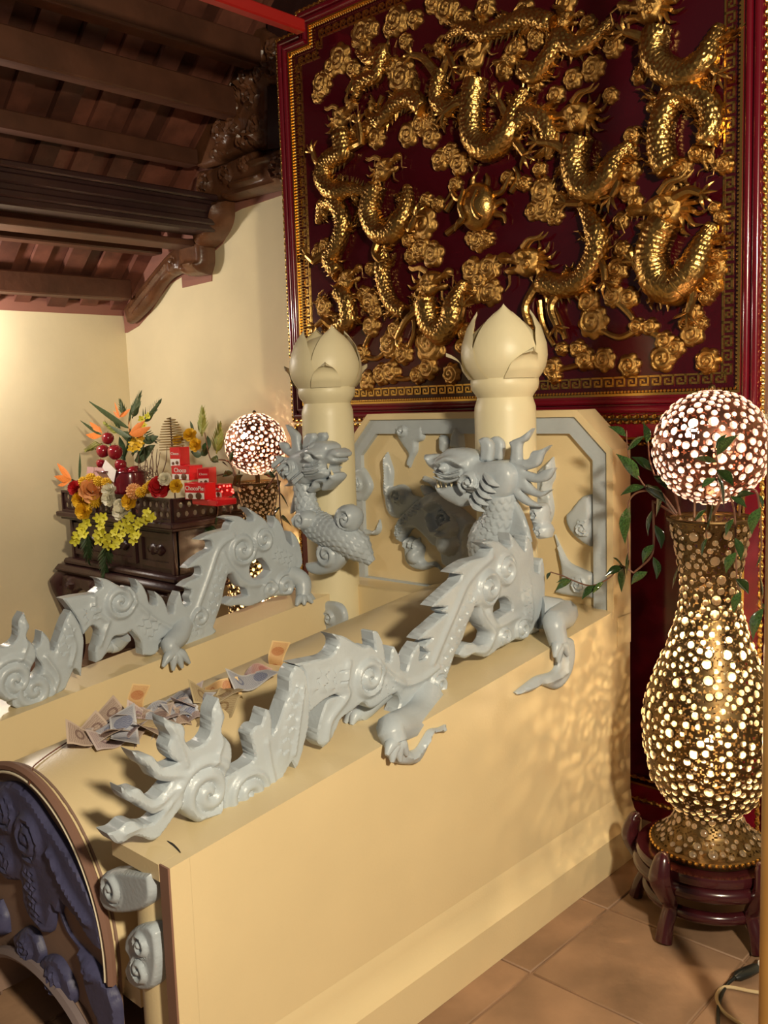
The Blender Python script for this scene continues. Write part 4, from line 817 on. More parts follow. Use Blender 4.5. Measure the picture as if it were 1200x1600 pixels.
M['bulb'] = mat('glowing_bulb', (1, .9, .7), .5, emit=((1, .74, .42), 900))
LA = (-1.078, 2.45); LZ = .212
vprof = [(.150, .236), (.128, .252), (.104, .278), (.090, .305), (.086, .318), (.096, .335), (.128, .365), (.158, .42), (.176, .50), (.180, .57), (.172, .64), (.150, .71), (.121, .776), (.098, .84), (.083, .90), (.077, .95), (.080, 1.0), (.090, 1.06), (.102, 1.115), (.111, 1.15)]
def vr(z): return float(np.interp(z, [p[1] for p in vprof], [p[0] for p in vprof]))
def make_lamp(label, base, cam_dir, rich):
    """base = (x, y, z) of the foot; local heights are those of the near lamp"""
    dz = base[2]-LZ; cx, cy = base[0], base[1]
    t = thing('mosaic_lamp', label, 'lamp', base, 'mosaic vase lamps')
    MB().lathe([(.150, LZ+dz), (.157, LZ+.012+dz), (.157, LZ+.022+dz), (.150, LZ+.026+dz)], 48, (cx, cy, 0)).build('foot', 'bronze', t)
    mb = MB()
    for k in range(56): a = 2*PI*k/56; mb.ball((cx+.157*math.cos(a), cy+.157*math.sin(a), LZ+.017+dz), .0065, 6, 4)
    mb.build('foot_beading', 'gold_trim', t)['kind'] = 'stuff'
    def shell(surf, nrm, smax, per, name, bm, nb, ndart, hole, gap):
        """surf(s, a) on the surface; per(s) = circumference. returns part with beads"""
        ss, aa, rr = [], [], []
        for _ in range(ndart):
            s = random.uniform(.012, smax-.012); a = random.uniform(0, 2*PI); r = random.choice((.0135, .0105, .0105, .0085, .0085, .0085, .007))
            if _ > ndart*.5: r = random.choice((.0085, .006))
            if ss:
                S_, A_, R_ = np.array(ss), np.array(aa), np.array(rr); da = (A_-a+PI) % (2*PI)-PI
                if np.any(np.hypot(S_-s, da*per(s)/(2*PI)) < R_+r+gap): continue
            ss.append(s); aa.append(a); rr.append(r)
        S_, A_, R_ = np.array(ss), np.array(aa), np.array(rr)
        ns = int(smax/.0048); na = 200; V = []; 
        for i in range(ns+1):
            for j in range(na): V.append(surf(smax*i/ns, 2*PI*j/na))
        sc_ = (np.arange(ns)+.5)*smax/ns; ac = (np.arange(na)+.5)*2*PI/na; F = []
        for i in range(ns):
            pr_ = per(sc_[i])/(2*PI)
            if pr_ < .008: F += [(i*na+j, i*na+(j+1) % na, (i+1)*na+(j+1) % na, (i+1)*na+j) for j in range(na)]; continue
            da = (A_[None, :]-ac[:, None]+PI) % (2*PI)-PI
            D = np.hypot(S_[None, :]-sc_[i], da*pr_)/R_[None, :]; mnd = D.min(1)
            nz = np.sin(sc_[i]*310+2.1*np.sin(ac*9))+np.sin(ac*pr_*330+1.7*np.sin(sc_[i]*90))+.8*np.sin((sc_[i]+ac*pr_)*500)
            keep = (mnd > .82) & ~((mnd > 1.12) & (nz > hole))
            F += [(i*na+j, i*na+(j+1) % na, (i+1)*na+(j+1) % na, (i+1)*na+j) for j in range(na) if keep[j]]
        part = MB().add(V, F).build(name, 'bronze' if name == 'vase' else 'copper', t, 60)
        dome = [(1, 0), (.9, .2), (.55, .38)]; dv_, df = [], []
        for r_, h_ in dome: dv_ += [(r_*math.cos(x), r_*math.sin(x), h_) for x in np.linspace(0, 2*PI, 8, endpoint=False)]
        dv_.append((0, 0, .44)); df = [(i*8+j, i*8+(j+1) % 8, (i+1)*8+(j+1) % 8, (i+1)*8+j) for i in range(2) for j in range(8)]+[(16+j, 16+(j+1) % 8, 24) for j in range(8)]
        dm = mesh_of(MB().add(dv_, df), 'bead', bm)
        vis = []
        for s, a, r in zip(ss, aa, rr):
            n_ = np.array(nrm(s, a)); n_ /= np.linalg.norm(n_); vis.append((r*max(0, n_@cam_dir), s, a, r, n_))
        vis.sort(key=lambda q_: -q_[0]); rest = MB()
        for i, (v_, s, a, r, n_) in enumerate(vis):
            p = np.array(surf(s, a))+n_*.0008; qn = Vector(n_).to_track_quat('Z', 'Y')
            if i < nb and v_ > 0:
                o = put('bead', dm, part, p, None, r); o.rotation_euler = qn.to_euler()
            else:
                mq = np.array(qn.to_matrix()); rest.add((mq@(np.array(dv_)*r).T).T+p, df)
        if rest.n: rest.build('small_beads', bm, part)['kind'] = 'stuff'
        mb = MB()                                  # metal collars round the larger beads
        for v_, s, a, r, n_ in vis:
            if r > .009:
                qn = np.array(Vector(n_).to_track_quat('Z', 'Y').to_matrix()); p = np.array(surf(s, a))+n_*.0012
                mb.tube([p+qn@np.array([r*1.12*math.cos(x), r*1.12*math.sin(x), 0]) for x in np.linspace(0, 2*PI, 13)], .0016, 4, cap=False)
        mb.build('bead_collars', 'bronze' if name == 'vase' else 'copper', part)['kind'] = 'stuff'
        return part
    pv = np.array(vprof); sv = np.concatenate([[0], np.cumsum(np.hypot(np.diff(pv[:, 0]), np.diff(pv[:, 1])))])
    def vsurf(s, a): r = np.interp(s, sv, pv[:, 0]); return (cx+r*math.cos(a), cy+r*math.sin(a), np.interp(s, sv, pv[:, 1])+dz)
    def vn(s, a):
        r1, r0 = np.interp(s+.01, sv, pv[:, 0]), np.interp(s-.01, sv, pv[:, 0]); z1, z0_ = np.interp(s+.01, sv, pv[:, 1]), np.interp(s-.01, sv, pv[:, 1])
        return (math.cos(a)*(z1-z0_), math.sin(a)*(z1-z0_), -(r1-r0))
    shell(vsurf, vn, sv[-1], lambda s: 2*PI*np.interp(s, sv, pv[:, 0]), 'vase', 'bead_warm', 170 if rich else 0, 4600, .7, .0022)
    gr, gz = .1515, 1.346+dz
    def gs(s, a): th = s/gr; return (cx+gr*math.sin(th)*math.cos(a), cy+gr*math.sin(th)*math.sin(a), gz-gr*math.cos(th))
    def gn(s, a): th = s/gr; return (math.sin(th)*math.cos(a), math.sin(th)*math.sin(a), -math.cos(th))
    shell(gs, gn, PI*gr, lambda s: 2*PI*gr*max(1e-4, math.sin(s/gr)), 'globe', 'bead_rose', 125 if rich else 0, 4200, 1.0, .0024)
    MB().tube([(cx+.111*math.cos(x), cy+.111*math.sin(x), 1.152+dz) for x in np.linspace(0, 2*PI, 49)], .006, 8, cap=False).build('rim', 'bronze', t)
    MB().ball((cx, cy, gz+gr+.008), .010, 10, 8).build('finial', 'bronze', t)
    MB().lathe([(.012, 1.10+dz), (.012, gz-gr+.004)], 12, (cx, cy, 0)).build('stand_rod', 'bronze', t)
    mb = MB().box((cx-.1, cy-.006, 1.105+dz), (cx+.1, cy+.006, 1.113+dz)).box((cx-.006, cy-.1, 1.105+dz), (cx+.006, cy+.1, 1.113+dz)); mb.build('cross_bar', 'bronze', t)
    left = np.array([-.729, -.685, 0]); cdn = np.array([cam_dir[0], cam_dir[1], 0]); cdn /= np.linalg.norm(cdn)
    c0 = np.array([cx, cy, 0])
    for bi, p in enumerate((c0+cdn*.070+left*.05+np.array([0, 0, gz+.045]), c0+cdn*.035+np.array([0, 0, .79+dz]), c0+cdn*.09+np.array([0, 0, .55+dz]))):
        MB().ball(p, .011 if bi else .016, 10, 8).build('bulb', 'bulb' if bi else 'globe_bulb', t)
    return t
lamp1 = make_lamp('tall lit mosaic vase lamp with glowing globe on round stool at right', (LA[0], LA[1], LZ), np.array([.40, -.915, .1]), True)
lamp2 = make_lamp('distant lit mosaic vase lamp with globe standing beside the altar', (-3.686, 3.0, LZ-.04), np.array([.77, -.63, .05]), False)

# stools
def make_stool(label, c, z_top):
    t = thing('lamp_stool', label, 'stool', (c[0], c[1], 0), 'round wooden lamp stools')
    MB().lathe([(.175, z_top-.03), (.196, z_top-.026), (.20, z_top-.012), (.195, z_top), (.16, z_top-.001)], 48, (*c, 0)).build('seat', 'stool', t)
    MB().tube([(c[0]+.186*math.cos(x), c[1]+.186*math.sin(x), z_top-.05) for x in np.linspace(0, 2*PI, 49)], .022, 10, cap=False).build('apron', 'stool', t)
    MB().tube([(c[0]+.165*math.cos(x), c[1]+.165*math.sin(x), .085) for x in np.linspace(0, 2*PI, 49)], .017, 10, cap=False).build('stretcher', 'stool', t)
    for k in range(5):
        a = math.radians(-99)+k*2*PI/5; d = np.array([math.cos(a), math.sin(a), 0]); o = np.array([c[0], c[1], 0])
        P = smooth_path([o+d*.210+[0, 0, .006], o+d*.198+[0, 0, .05], o+d*.178+[0, 0, .10], o+d*.198+[0, 0, z_top-.075], o+d*.226+[0, 0, z_top-.02], o+d*.214+[0, 0, z_top+.035], o+d*.203+[0, 0, z_top+.048]], 6)
        MB().tube(P, [.026, .023, .022, .030, .034, .022, .010], 10, flat=.8).build('leg', 'stool', t)
    return t
make_stool('round dark red wooden stool with five curved legs under the near lamp', LA, LZ)
make_stool('round dark stool under the far lamp beside the altar', (-3.686, 3.0), LZ-.04)

# ------------------------------------------------------------------ glass-leaf branches in the vases
def leaf_mesh(m):
    P = [(0, 0, z) for z in np.linspace(0, 1, 9)]
    mb = MB().tube(P, [.012, .09, .15, .18, .175, .15, .10, .05, .004], 8, flat=.22)
    V = np.vstack(mb.v); V[:, 1] += .10*np.sin(V[:, 2]*PI)-.05
    V[:, 1] += np.abs(V[:, 0])*.25; mb.v = [V]; return mesh_of(mb, 'leaf', m, 60)
LM = leaf_mesh('leafglass')
def branch(label, group, Y, stem, leaves, off, sc, rad=.0028, ysp=None):
    f = lambda p, y=Y: on(off[0]+p[0]/sc, off[1]+p[1]/sc, 'y', y)
    n = len(stem); Ys = np.linspace(ysp or Y, Y, n) if ysp else [Y]*n
    pts = [f(p, yy) for p, yy in zip(stem, Ys)]
    t = thing('glass_leaf_branch', label, 'branch', tuple(pts[0]), group)
    path = smooth_path(pts, 8); MB().tube(path, [rad*1.3, rad*.6], 6).build('stem', 'stem', t)
    for a, b in leaves:
        pa, pb = f(a), f(b); d = pb-pa; L = np.linalg.norm(d)
        k = np.argmin(np.linalg.norm(path-pa, axis=1)); sh = path[k]-pa
        if np.linalg.norm(sh) < .06: pa = pa+sh; d = pb-pa; L = np.linalg.norm(d)
        o = put('leaf', LM, t, pa, None, (L*random.uniform(.95, 1.15), L, L)); qv = Vector(d).to_track_quat('Z', 'Y'); e = qv.to_euler('XYZ')
        o.rotation_euler = (qv @ Matrix.Rotation(random.uniform(-1.0, 1.0), 3, 'Z').to_quaternion()).to_euler()
O6 = (940, 600)
g1 = 'glass leaf branches in the near vase'
for lab, Y, st, lv in (
    ('upright green glass-leaf branch beside the screen edge at the left of the near globe', 2.34, [(470, 810), (380, 690), (300, 660), (250, 610), (170, 450), (155, 290)], [((240, 600), (95, 430)), ((165, 410), (270, 320)), ((270, 650), (115, 690)), ((260, 690), (410, 740)), ((135, 320), (45, 260)), ((240, 670), (390, 680))]),
    ('pale pink-tipped glass-leaf twig between the screen and the near globe', 2.37, [(490, 820), (440, 590), (330, 570), (300, 470), (290, 360)], [((290, 370), (265, 240)), ((300, 540), (190, 450)), ((300, 590), (420, 660))]),
    ('drooping glass-leaf branch along the right edge of the screen', 2.33, [(460, 815), (340, 680), (220, 680), (165, 760), (165, 1000), (170, 1100)], [((165, 760), (140, 1000)), ((170, 1040), (155, 1200)), ((320, 700), (345, 830))]),
    ('long glass-leaf branch trailing leftward across the screen foot and parapet end', 2.31, [(470, 820), (320, 730), (325, 1000), (300, 1090), (200, 1180), (120, 1130), (50, 1210), (-60, 1260), (-160, 1235), (-240, 1200), (-320, 1175)], [((310, 790), (285, 950)), ((320, 1000), (250, 1120)), ((340, 880), (380, 1030)), ((330, 1080), (350, 1220)), ((280, 1170), (180, 1250)), ((110, 1150), (20, 1195)), ((115, 1160), (120, 1300)), ((120, 1140), (70, 1080)), ((-20, 1250), (-60, 1310)), ((-60, 1260), (-130, 1345)), ((-200, 1220), (-290, 1290)), ((-210, 1215), (-285, 1240)), ((-320, 1175), (-345, 1225))]),
    ('glass-leaf branch rising in front of the near globe', 2.26, [(580, 830), (585, 690), (600, 640), (720, 570), (710, 400)], [((700, 400), (780, 310)), ((770, 450), (850, 310)), ((700, 510), (570, 460)), ((740, 580), (830, 635)), ((700, 680), (620, 650)), ((740, 620), (770, 780)), ((580, 850), (655, 780))]),
    ('short glass-leaf twig hanging over the front of the near vase rim', 2.31, [(650, 825), (652, 880), (655, 960)], [((650, 960), (620, 1080)), ((648, 820), (700, 720))]),
    ('long glass-leaf branch hanging down the right side of the near vase', 2.27, [(700, 815), (780, 650), (830, 800), (840, 1100), (850, 1260), (870, 1300)], [((810, 700), (910, 770)), ((820, 840), (770, 950)), ((840, 960), (875, 1100)), ((835, 1050), (770, 1180)), ((860, 1180), (925, 1310)), ((850, 1290), (820, 1430)), ((480, 1140), (440, 1280)), ((840, 700), (960, 680))]),
    ('glass-leaf branch drooping at the far right of the near vase by the wooden post', 2.24, [(860, 820), (880, 680), (960, 665), (985, 760), (1000, 1000), (990, 1100), (1000, 1400)], [((985, 770), (930, 940)), ((995, 1000), (965, 1150)), ((990, 1370), (1050, 1440)), ((995, 1400), (935, 1600)), ((985, 690), (1010, 780)), ((1000, 1200), (1010, 1350))])):
    branch(lab, g1, Y, st, lv, O6, 4.0, ysp=2.40)
O7 = (230, 640); g2 = 'glass leaf branches in the far vase'
for lab, st, lv in (
    ('glass-leaf branch reaching left over the red boxes from the far vase', [(700, 590), (620, 400), (510, 375), (470, 360), (430, 170)], [((470, 420), (540, 390)), ((560, 390), (610, 430)), ((450, 250), (420, 330)), ((620, 400), (650, 300))]),
    ('glass-leaf branch hanging down in front of the altar side', [(700, 590), (640, 470), (500, 500), (515, 600), (530, 750), (510, 890)], [((520, 780), (510, 900)), ((640, 470), (560, 500)), ((500, 500), (460, 440)), ((510, 880), (350, 1020))]),
    ('thin glass-leaf twig between the boxes and the far vase rim', [(720, 590), (640, 560), (625, 780)], [((640, 560), (720, 480)), ((690, 575), (690, 440))]),
    ('glass-leaf branch hanging to the right of the far vase beside the left column', [(900, 590), (970, 480), (990, 600), (1000, 800), (1040, 980)], [((995, 620), (1060, 730)), ((1000, 780), (1085, 870)), ((995, 700), (940, 810)), ((1005, 850), (1000, 950)), ((1025, 920), (1050, 1000)), ((930, 480), (990, 430)), ((960, 500), (870, 480))])):
    branch(lab, g2, 2.84, st, lv, O7, 4.8, .004, ysp=2.93)
# ================================================================== ALTAR AT THE LEFT
def flat_mat(n, c, r=.5, **k): M[n] = mat(n, c, r, **k)
flat_mat('petal_yellow', (.85, .52, .02), .6, var=.25, scale=40); flat_mat('petal_lemon', (.72, .66, .03), .6, var=.25, scale=40)
flat_mat('petal_red', (.55, .015, .02), .55, var=.3, scale=40); flat_mat('petal_white', (.82, .78, .62), .6, var=.1, scale=40)
flat_mat('petal_peach', (.85, .42, .16), .6, var=.2, scale=40); flat_mat('petal_orange', (.80, .22, .03), .55, var=.25, scale=30)
flat_mat('leaf_green', (.045, .085, .03), .45, var=.4, scale=15); flat_mat('leaf_pale', (.34, .36, .06), .5, var=.3, scale=20)
flat_mat('fruit_red', (.36, .015, .03), .15, var=.4, scale=14, coat=.5); flat_mat('bowl_red', (.16, .012, .02), .2, var=.3, scale=20, coat=.5)
flat_mat('carton_red', (.62, .012, .02), .3); flat_mat('white_print', (.85, .82, .76), .5); flat_mat('pie_brown', (.16, .06, .025), .5, var=.3, scale=40)
flat_mat('paper', (.80, .76, .72), .6); flat_mat('twig', (.16, .08, .045), .7, var=.3); flat_mat('incense', (.30, .20, .07), .7)
M['red_led'] = mat('red_indicator_light', (.8, .02, .02), .4, emit=((1, .03, .02), 9))
AX0, AX1, AYF, AYB = -4.99, -3.905, 2.63, 3.19
altar = thing('altar_table', 'dark carved rosewood altar table loaded with flowers and offerings by the left wall', 'altar', ((AX0+AX1)/2, (AYF+AYB)/2, 0))
AP = Plane('y', AYF); SPx = Plane('x', AX1)
MB().bbox((AX0-.035, AYF-.035, .905), (AX1+.035, AYB, .935), .006).build('deck', 'darkwood', altar)
MB().bbox((AX0-.015, AYF-.015, .89), (AX1+.015, AYB, .906), .004).build('deck_moulding', 'darkwood', altar)
MB().bbox((AX0+.03, AYF+.03, .66), (AX1-.03, AYB, .892), .004).build('body', 'darkwood', altar)
for i in range(3):
    xa = AX0+.06+i*.335; MB().ring(Plane('y', AYF+.03), [(xa, .69), (xa+.30, .69), (xa+.30, .87), (xa, .87)], [(xa+.03, .72), (xa+.27, .72), (xa+.27, .84), (xa+.03, .84)], 0, .012).build('panel_frame', 'darkwood', altar)
    MB().carve(Plane('y', AYF+.03), [smooth_path([(xa+.07, .78), (xa+.11, .81), (xa+.15, .80), (xa+.19, .81), (xa+.23, .78), (xa+.19, .75), (xa+.15, .76), (xa+.11, .75)], 4, True)], .012, .01, [spiral((xa+.11, .78), .025, .008), spiral((xa+.19, .78), .025, .008, sgn=-1)], h=.009).build('carved_motif', 'darkwood', altar)
for xa in (AX0+.03, AX1-.06): MB().bbox((xa, AYF+.012, .66), (xa+.03, AYF+.05, .892), .004).build('pilaster', 'darkwood', altar)
MB().bbox((AX0-.02, AYF-.02, .625), (AX1+.02, AYB, .662), .012).build('shoulder_moulding', 'darkwood', altar)
MB().bbox((AX0-.06, AYF-.06, .58), (AX1+.06, AYB, .628), .02).build('shoulder', 'darkwood', altar)
MB().carve(AP, [smooth_path([(AX0-.04, .58), (AX0-.04, .42), (AX0+.10, .46), (AX0+.22, .50), ((AX0+AX1)/2, .44), (AX1-.22, .50), (AX1-.10, .46), (AX1+.04, .42), (AX1+.04, .58)], 5, True)], .03, .02, [spiral((AX0+.1, .53), .04, .02), spiral((AX1-.1, .53), .04, .02), spiral(((AX0+AX1)/2, .51), .05, .02), spiral(((AX0+AX1)/2-.2, .54), .03, .015), spiral(((AX0+AX1)/2+.2, .54), .03, .015, sgn=-1)], h=.014, w0=.02).build('apron', 'darkwood', altar)
for cx, cy in ((AX0, AYF), (AX1, AYF), (AX0, AYB-.06), (AX1, AYB-.06)):
    sx = -1 if cx == AX0 else 1
    P = smooth_path([(cx-sx*.05, cy+.03, .60), (cx+sx*.055, cy-.03, .52), (cx+sx*.02, cy, .36), (cx-sx*.03, cy+.02, .18), (cx-sx*.01, cy, .05), (cx+sx*.03, cy-.02, .012)], 6)
    MB().tube(P, [.05, .06, .045, .035, .035, .03], 10).build('leg', 'darkwood', altar)
def gallery(pl, u0, u1, n):
    w = (u1-u0)/n
    for i in range(n):
        a, b = u0+i*w, u0+(i+1)*w
        MB().ring(pl, [(a, .935), (b, .935), (b, 1.055), (a, 1.055)], [(a+.012, .947), (b-.012, .947), (b-.012, 1.043), (a+.012, 1.043)], -.012, .012).build('gallery_frame', 'darkwood', altar)
        nh = max(3, int((w-.02)/.05)); hx = (w-.03)/nh; holes = []
        for k in range(nh):
            for zz in (.972, 1.018):
                c = (a+.015+hx*(k+.5)+(.25*hx if zz > 1 else -.1*hx), zz); t_ = np.linspace(0, 2*PI, 10, endpoint=False); holes.append(np.c_[c[0]+hx*.26*np.cos(t_), c[1]+.015*np.sin(t_)])
        MB().carve(pl, [[(a+.010, .945), (b-.010, .945), (b-.010, 1.045), (a+.010, 1.045)]]+holes, .008, .006, h=.013, w0=-.004).build('pierced_panel', 'darkwood', altar)
gallery(AP, AX0, AX1, 3); gallery(SPx, AYF, AYB, 2)

# ------------------------------------------------------------------ flowers
def petal_patch(mb, az, r0, r1, wid, tilt, cup=.3):
    """one bent petal from radius r0 to r1 around z, raised by tilt"""
    V = []; nu, nv = 5, 4
    for i in range(nv+1):
        v = i/nv; r = r0+(r1-r0)*v; w = wid*math.sin(PI*(.12+.80*v))**.7; z = math.tan(tilt)*(r-r0)+.10*v*v
        for j in range(nu+1):
            u = j/nu*2-1; x = r; y_ = u*w; zz = z+cup*w*u*u
            V.append((x*math.cos(az)-y_*math.sin(az), x*math.sin(az)+y_*math.cos(az), zz))
    mb.add(V, [(i*(nu+1)+j, i*(nu+1)+j+1, (i+1)*(nu+1)+j+1, (i+1)*(nu+1)+j) for i in range(nv) for j in range(nu)])
def rose_mb():
    mb = MB()
    for k, (n, r, t) in enumerate(((6, 1.0, .15), (6, .85, .55), (5, .62, .95), (4, .36, 1.25))):
        for i in range(n): petal_patch(mb, 2*PI*i/n+k*.5, .05, r, .42*r+.12, t, .35)
    return mb
def pom_mb():
    mb = MB().ball((0, 0, .2), .62, 10, 8)
    for k in range(70):
        z = 1-2*(k+.5)/70; a = k*2.39996; s_ = math.sqrt(1-z*z); d = np.array([s_*math.cos(a), s_*math.sin(a), z]); p = d*.5+[0, 0, .2]
        mb.tube([p, p+d*.3, p+d*.45], [.12, .14, .04], 5)
    return mb
def orchid_mb():
    mb = MB()
    for i in range(5): petal_patch(mb, 2*PI*i/5, .05, 1.0, .42 if i % 2 else .3, .15, .15)
    mb.tube([(0, 0, 0), (0, 0, .3)], [.2, .12], 6); return mb
FM = {}
def flower(kind, colr, x, y, r, label, group, Y=2.585, face=(.55, -.75, .35), name=None):
    key = (kind, colr)
    if key not in FM: FM[key] = mesh_of({'rose': rose_mb, 'mum': pom_mb, 'orchid': orchid_mb}[kind](), kind, colr, 80)
    p = on(x, y, 'y', Y); R = r*np.linalg.norm(p-CAM)/F_PX
    o = put({'rose': 'rose', 'mum': 'chrysanthemum', 'orchid': 'orchid_blossom'}[kind], FM[key], None, p, None, R)
    f = Vector(face)+Vector(np.random.uniform(-.35, .35, 3)); q_ = f.to_track_quat('Z', 'Y')
    o.rotation_euler = (q_ @ Matrix.Rotation(random.uniform(0, 6), 3, 'Z').to_quaternion()).to_euler()
    return tag(o, label, 'flower', group)
C3 = (80, 620)
def c3(x, y): return (C3[0]+x/6, C3[1]+y/6)
ORD = ['first', 'second', 'third', 'fourth', 'fifth', 'sixth', 'seventh', 'eighth', 'ninth', 'tenth', 'eleventh', 'twelfth', 'thirteenth', 'fourteenth', 'fifteenth', 'sixteenth', 'seventeenth', 'eighteenth', 'nineteenth', 'twentieth']
ORD += ['twenty-'+o for o in ORD[:9]]+['thirtieth']+['thirty-'+o for o in ORD[:9]]+['fortieth']
gl, gr_ = 'flowers in the left altar garland', 'flowers in the right altar garland'
for kind, colr, x, y, r, lab, g in (
    ('rose', 'petal_red', 235, 860, 55, 'red rose at the left end of the altar garland', gl), ('rose', 'petal_peach', 390, 890, 95, 'large peach rose in the left altar garland', gl),
    ('mum', 'petal_yellow', 420, 985, 50, 'round yellow chrysanthemum just below the large peach rose', gl), ('rose', 'petal_white', 545, 880, 52, 'upper white bloom right of the large peach rose', gl), ('rose', 'petal_white', 555, 955, 58, 'lower white bloom right of the large peach rose', gl),
    ('rose', 'petal_yellow', 275, 970, 58, 'yellow bloom below the red rose at the left end', gl), ('rose', 'petal_yellow', 312, 1075, 62, 'lowest full yellow bloom of the left garland', gl),
    ('rose', 'petal_white', 1070, 775, 50, 'white bloom tucked behind the red rose in front of the boxes', gr_), ('rose', 'petal_red', 1025, 850, 82, 'big red rose in the right garland at the altar corner', gr_), ('mum', 'petal_peach', 780, 890, 62, 'peach chrysanthemum in the right altar garland', gr_),
    ('rose', 'petal_yellow', 745, 985, 62, 'yellow bloom above the white one in the right garland', gr_), ('rose', 'petal_white', 668, 1085, 68, 'white bloom hanging lowest of the right garland roses', gr_), ('rose', 'petal_white', 640, 1015, 42, 'small white bloom above the lowest white one', gr_), ('rose', 'petal_yellow', 1180, 840, 52, 'yellow bloom right of the big red rose', gr_)):
    flower(kind, colr, *c3(x, y), r/6*1.3, lab, g)
for k_, (x, y) in enumerate(sorted(((310, 800), (375, 770), (450, 795), (520, 810)), key=lambda q_: q_[0])): flower('mum', 'petal_yellow', *c3(x, y), 9, ORD[k_]+' small yellow chrysanthemum from the left above the peach rose', gl)
for k_, (x, y) in enumerate(sorted(((900, 865), (845, 895), (935, 830)), key=lambda q_: q_[0])): flower('mum', 'petal_yellow', *c3(x, y), 9, ORD[k_]+' small yellow chrysanthemum from the left beside the big red rose', gr_)
for k_, (x, y) in enumerate(sorted(((330, 1190), (285, 1240), (250, 1300), (225, 1350), (310, 1290), (440, 1140), (490, 1130), (470, 1210), (440, 1290), (450, 1350), (480, 1260)), key=lambda q_: q_[1])): flower('orchid', 'petal_lemon', *c3(x, y), 8.5, ORD[k_]+' yellow orchid blossom from the top in the left hanging spray', 'left orchid spray', 2.57)
for k_, (x, y) in enumerate(sorted(((740, 1130), (700, 1180), (640, 1210), (720, 1240), (670, 1290), (600, 1270), (560, 1310), (520, 1340), (640, 1340), (530, 1390), (600, 1400)), key=lambda q_: q_[1])): flower('orchid', 'petal_lemon', *c3(x, y), 8.5, ORD[k_]+' yellow orchid blossom from the top in the middle hanging spray', 'middle orchid spray', 2.57)
for k_, (x, y) in enumerate(sorted(((900, 1090), (940, 1130), (890, 1150), (840, 1170), (810, 1200), (770, 1290), (810, 1300), (775, 1345), (750, 1240)), key=lambda q_: q_[1])): flower('orchid', 'petal_lemon', *c3(x, y), 8.5, ORD[k_]+' yellow orchid blossom from the top in the right hanging spray', 'right orchid spray', 2.57)
for k_, (x, y) in enumerate(sorted(((770, 420), (810, 470), (850, 390), (760, 490), (830, 430)), key=lambda q_: q_[0])): flower('orchid', 'petal_yellow', *c3(x, y), 8, ORD[k_]+' yellow orchid blossom from the left among the dark arrangement leaves', 'yellow blossoms in the tall arrangement', 2.78)
for k_, (x, y) in enumerate(sorted(((850, 210), (910, 180), (870, 270)), key=lambda q_: q_[0])): flower('orchid', 'petal_lemon', *c3(x, y), 6, ORD[k_]+' tiny yellow blossom from the left at the arrangement top', 'small top blossoms', 2.80)
def c4(x, y): return (230+x/4.8, 640+y/4.8)
for x, y, r, lab in ((325, 195, 11, 'upper yellow rose above the red snack boxes'), (372, 268, 11, 'lower yellow rose above the red snack boxes'), (235, 235, 9, 'small orange-yellow bloom left of the two yellow roses')):
    flower('rose', 'petal_yellow', *c4(x, y), r, lab, 'yellow roses behind the boxes', 2.86)
def blade_mesh(m, w):
    P = [(0, 0, z) for z in np.linspace(0, 1, 9)]; mb = MB().tube(P, [.02*w, .5*w, .8*w, .95*w, w, .9*w, .7*w, .4*w, .01], 6, flat=.12)
    V = np.vstack(mb.v); V[:, 1] += .12*(V[:, 2]**2); mb.v = [V]; return mesh_of(mb, 'leaf_blade', m, 60)
BM = {('leaf_green', .1): None}
def blade(m, w, a, b, Y, parent=None, name='leaf_blade', Yb=None):
    k = (m, w)
    if BM.get(k) is None: BM[k] = blade_mesh(m, w)
    pa, pb = on(*a, 'y', Y), on(*b, 'y', Yb or Y); d = pb-pa; L = np.linalg.norm(d); o = put(name, BM[k], parent, pa, None, L)
    o.rotation_euler = (Vector(d).to_track_quat('Z', 'Y') @ Matrix.Rotation(random.uniform(-.6, .6), 3, 'Z').to_quaternion()).to_euler(); return o
# bird-of-paradise flowers
def bop(lab, beak, petals, stem, Y):
    p = on(*beak[0], 'y', Y); t = thing('bird_of_paradise', lab, 'flower', tuple(p), 'bird-of-paradise flowers on the altar')
    blade('leaf_green', .06, *beak, Y, t, 'beak')
    for a, b in petals: blade('petal_orange', .11, a, b, Y, t, 'petal')
    if stem: MB().tube(smooth_path([on(*q_, 'y', Y+.03) for q_ in stem], 5), .005, 6).build('stem', 'leaf_green', t)
bop('bird-of-paradise flower at the far left over the altar edge', (c3(260, 800), c3(285, 540)), [(c3(190, 770), c3(50, 655)), (c3(190, 775), c3(40, 780)), (c3(190, 780), c3(60, 860))], [c3(190, 775), c3(240, 800), c3(300, 830)], 2.60)
bop('bird-of-paradise flower at the upper left beside the red fruit', (c3(480, 365), c3(290, 258)), [(c3(470, 330), c3(350, 260)), (c3(480, 360), c3(330, 390)), (c3(480, 350), c3(440, 270))], [c3(480, 365), c3(560, 460), c3(620, 600)], 2.76)
bop('bird-of-paradise flower at the top of the tall arrangement', (c3(740, 300), c3(390, 105)), [(c3(640, 190), c3(590, 60)), (c3(650, 190), c3(740, 130)), (c3(640, 190), c3(690, 150)), (c3(650, 200), c3(580, 150))], [c3(740, 300), c3(720, 450), c3(680, 600)], 2.80)
bop('bird-of-paradise flower in the middle pointing right', (c3(750, 380), c3(540, 310)), [(c3(730, 350), c3(880, 255)), (c3(740, 360), c3(930, 325)), (c3(730, 340), c3(730, 220)), (c3(740, 350), c3(820, 260))], [c3(750, 380), c3(700, 500), c3(680, 620)], 2.74)
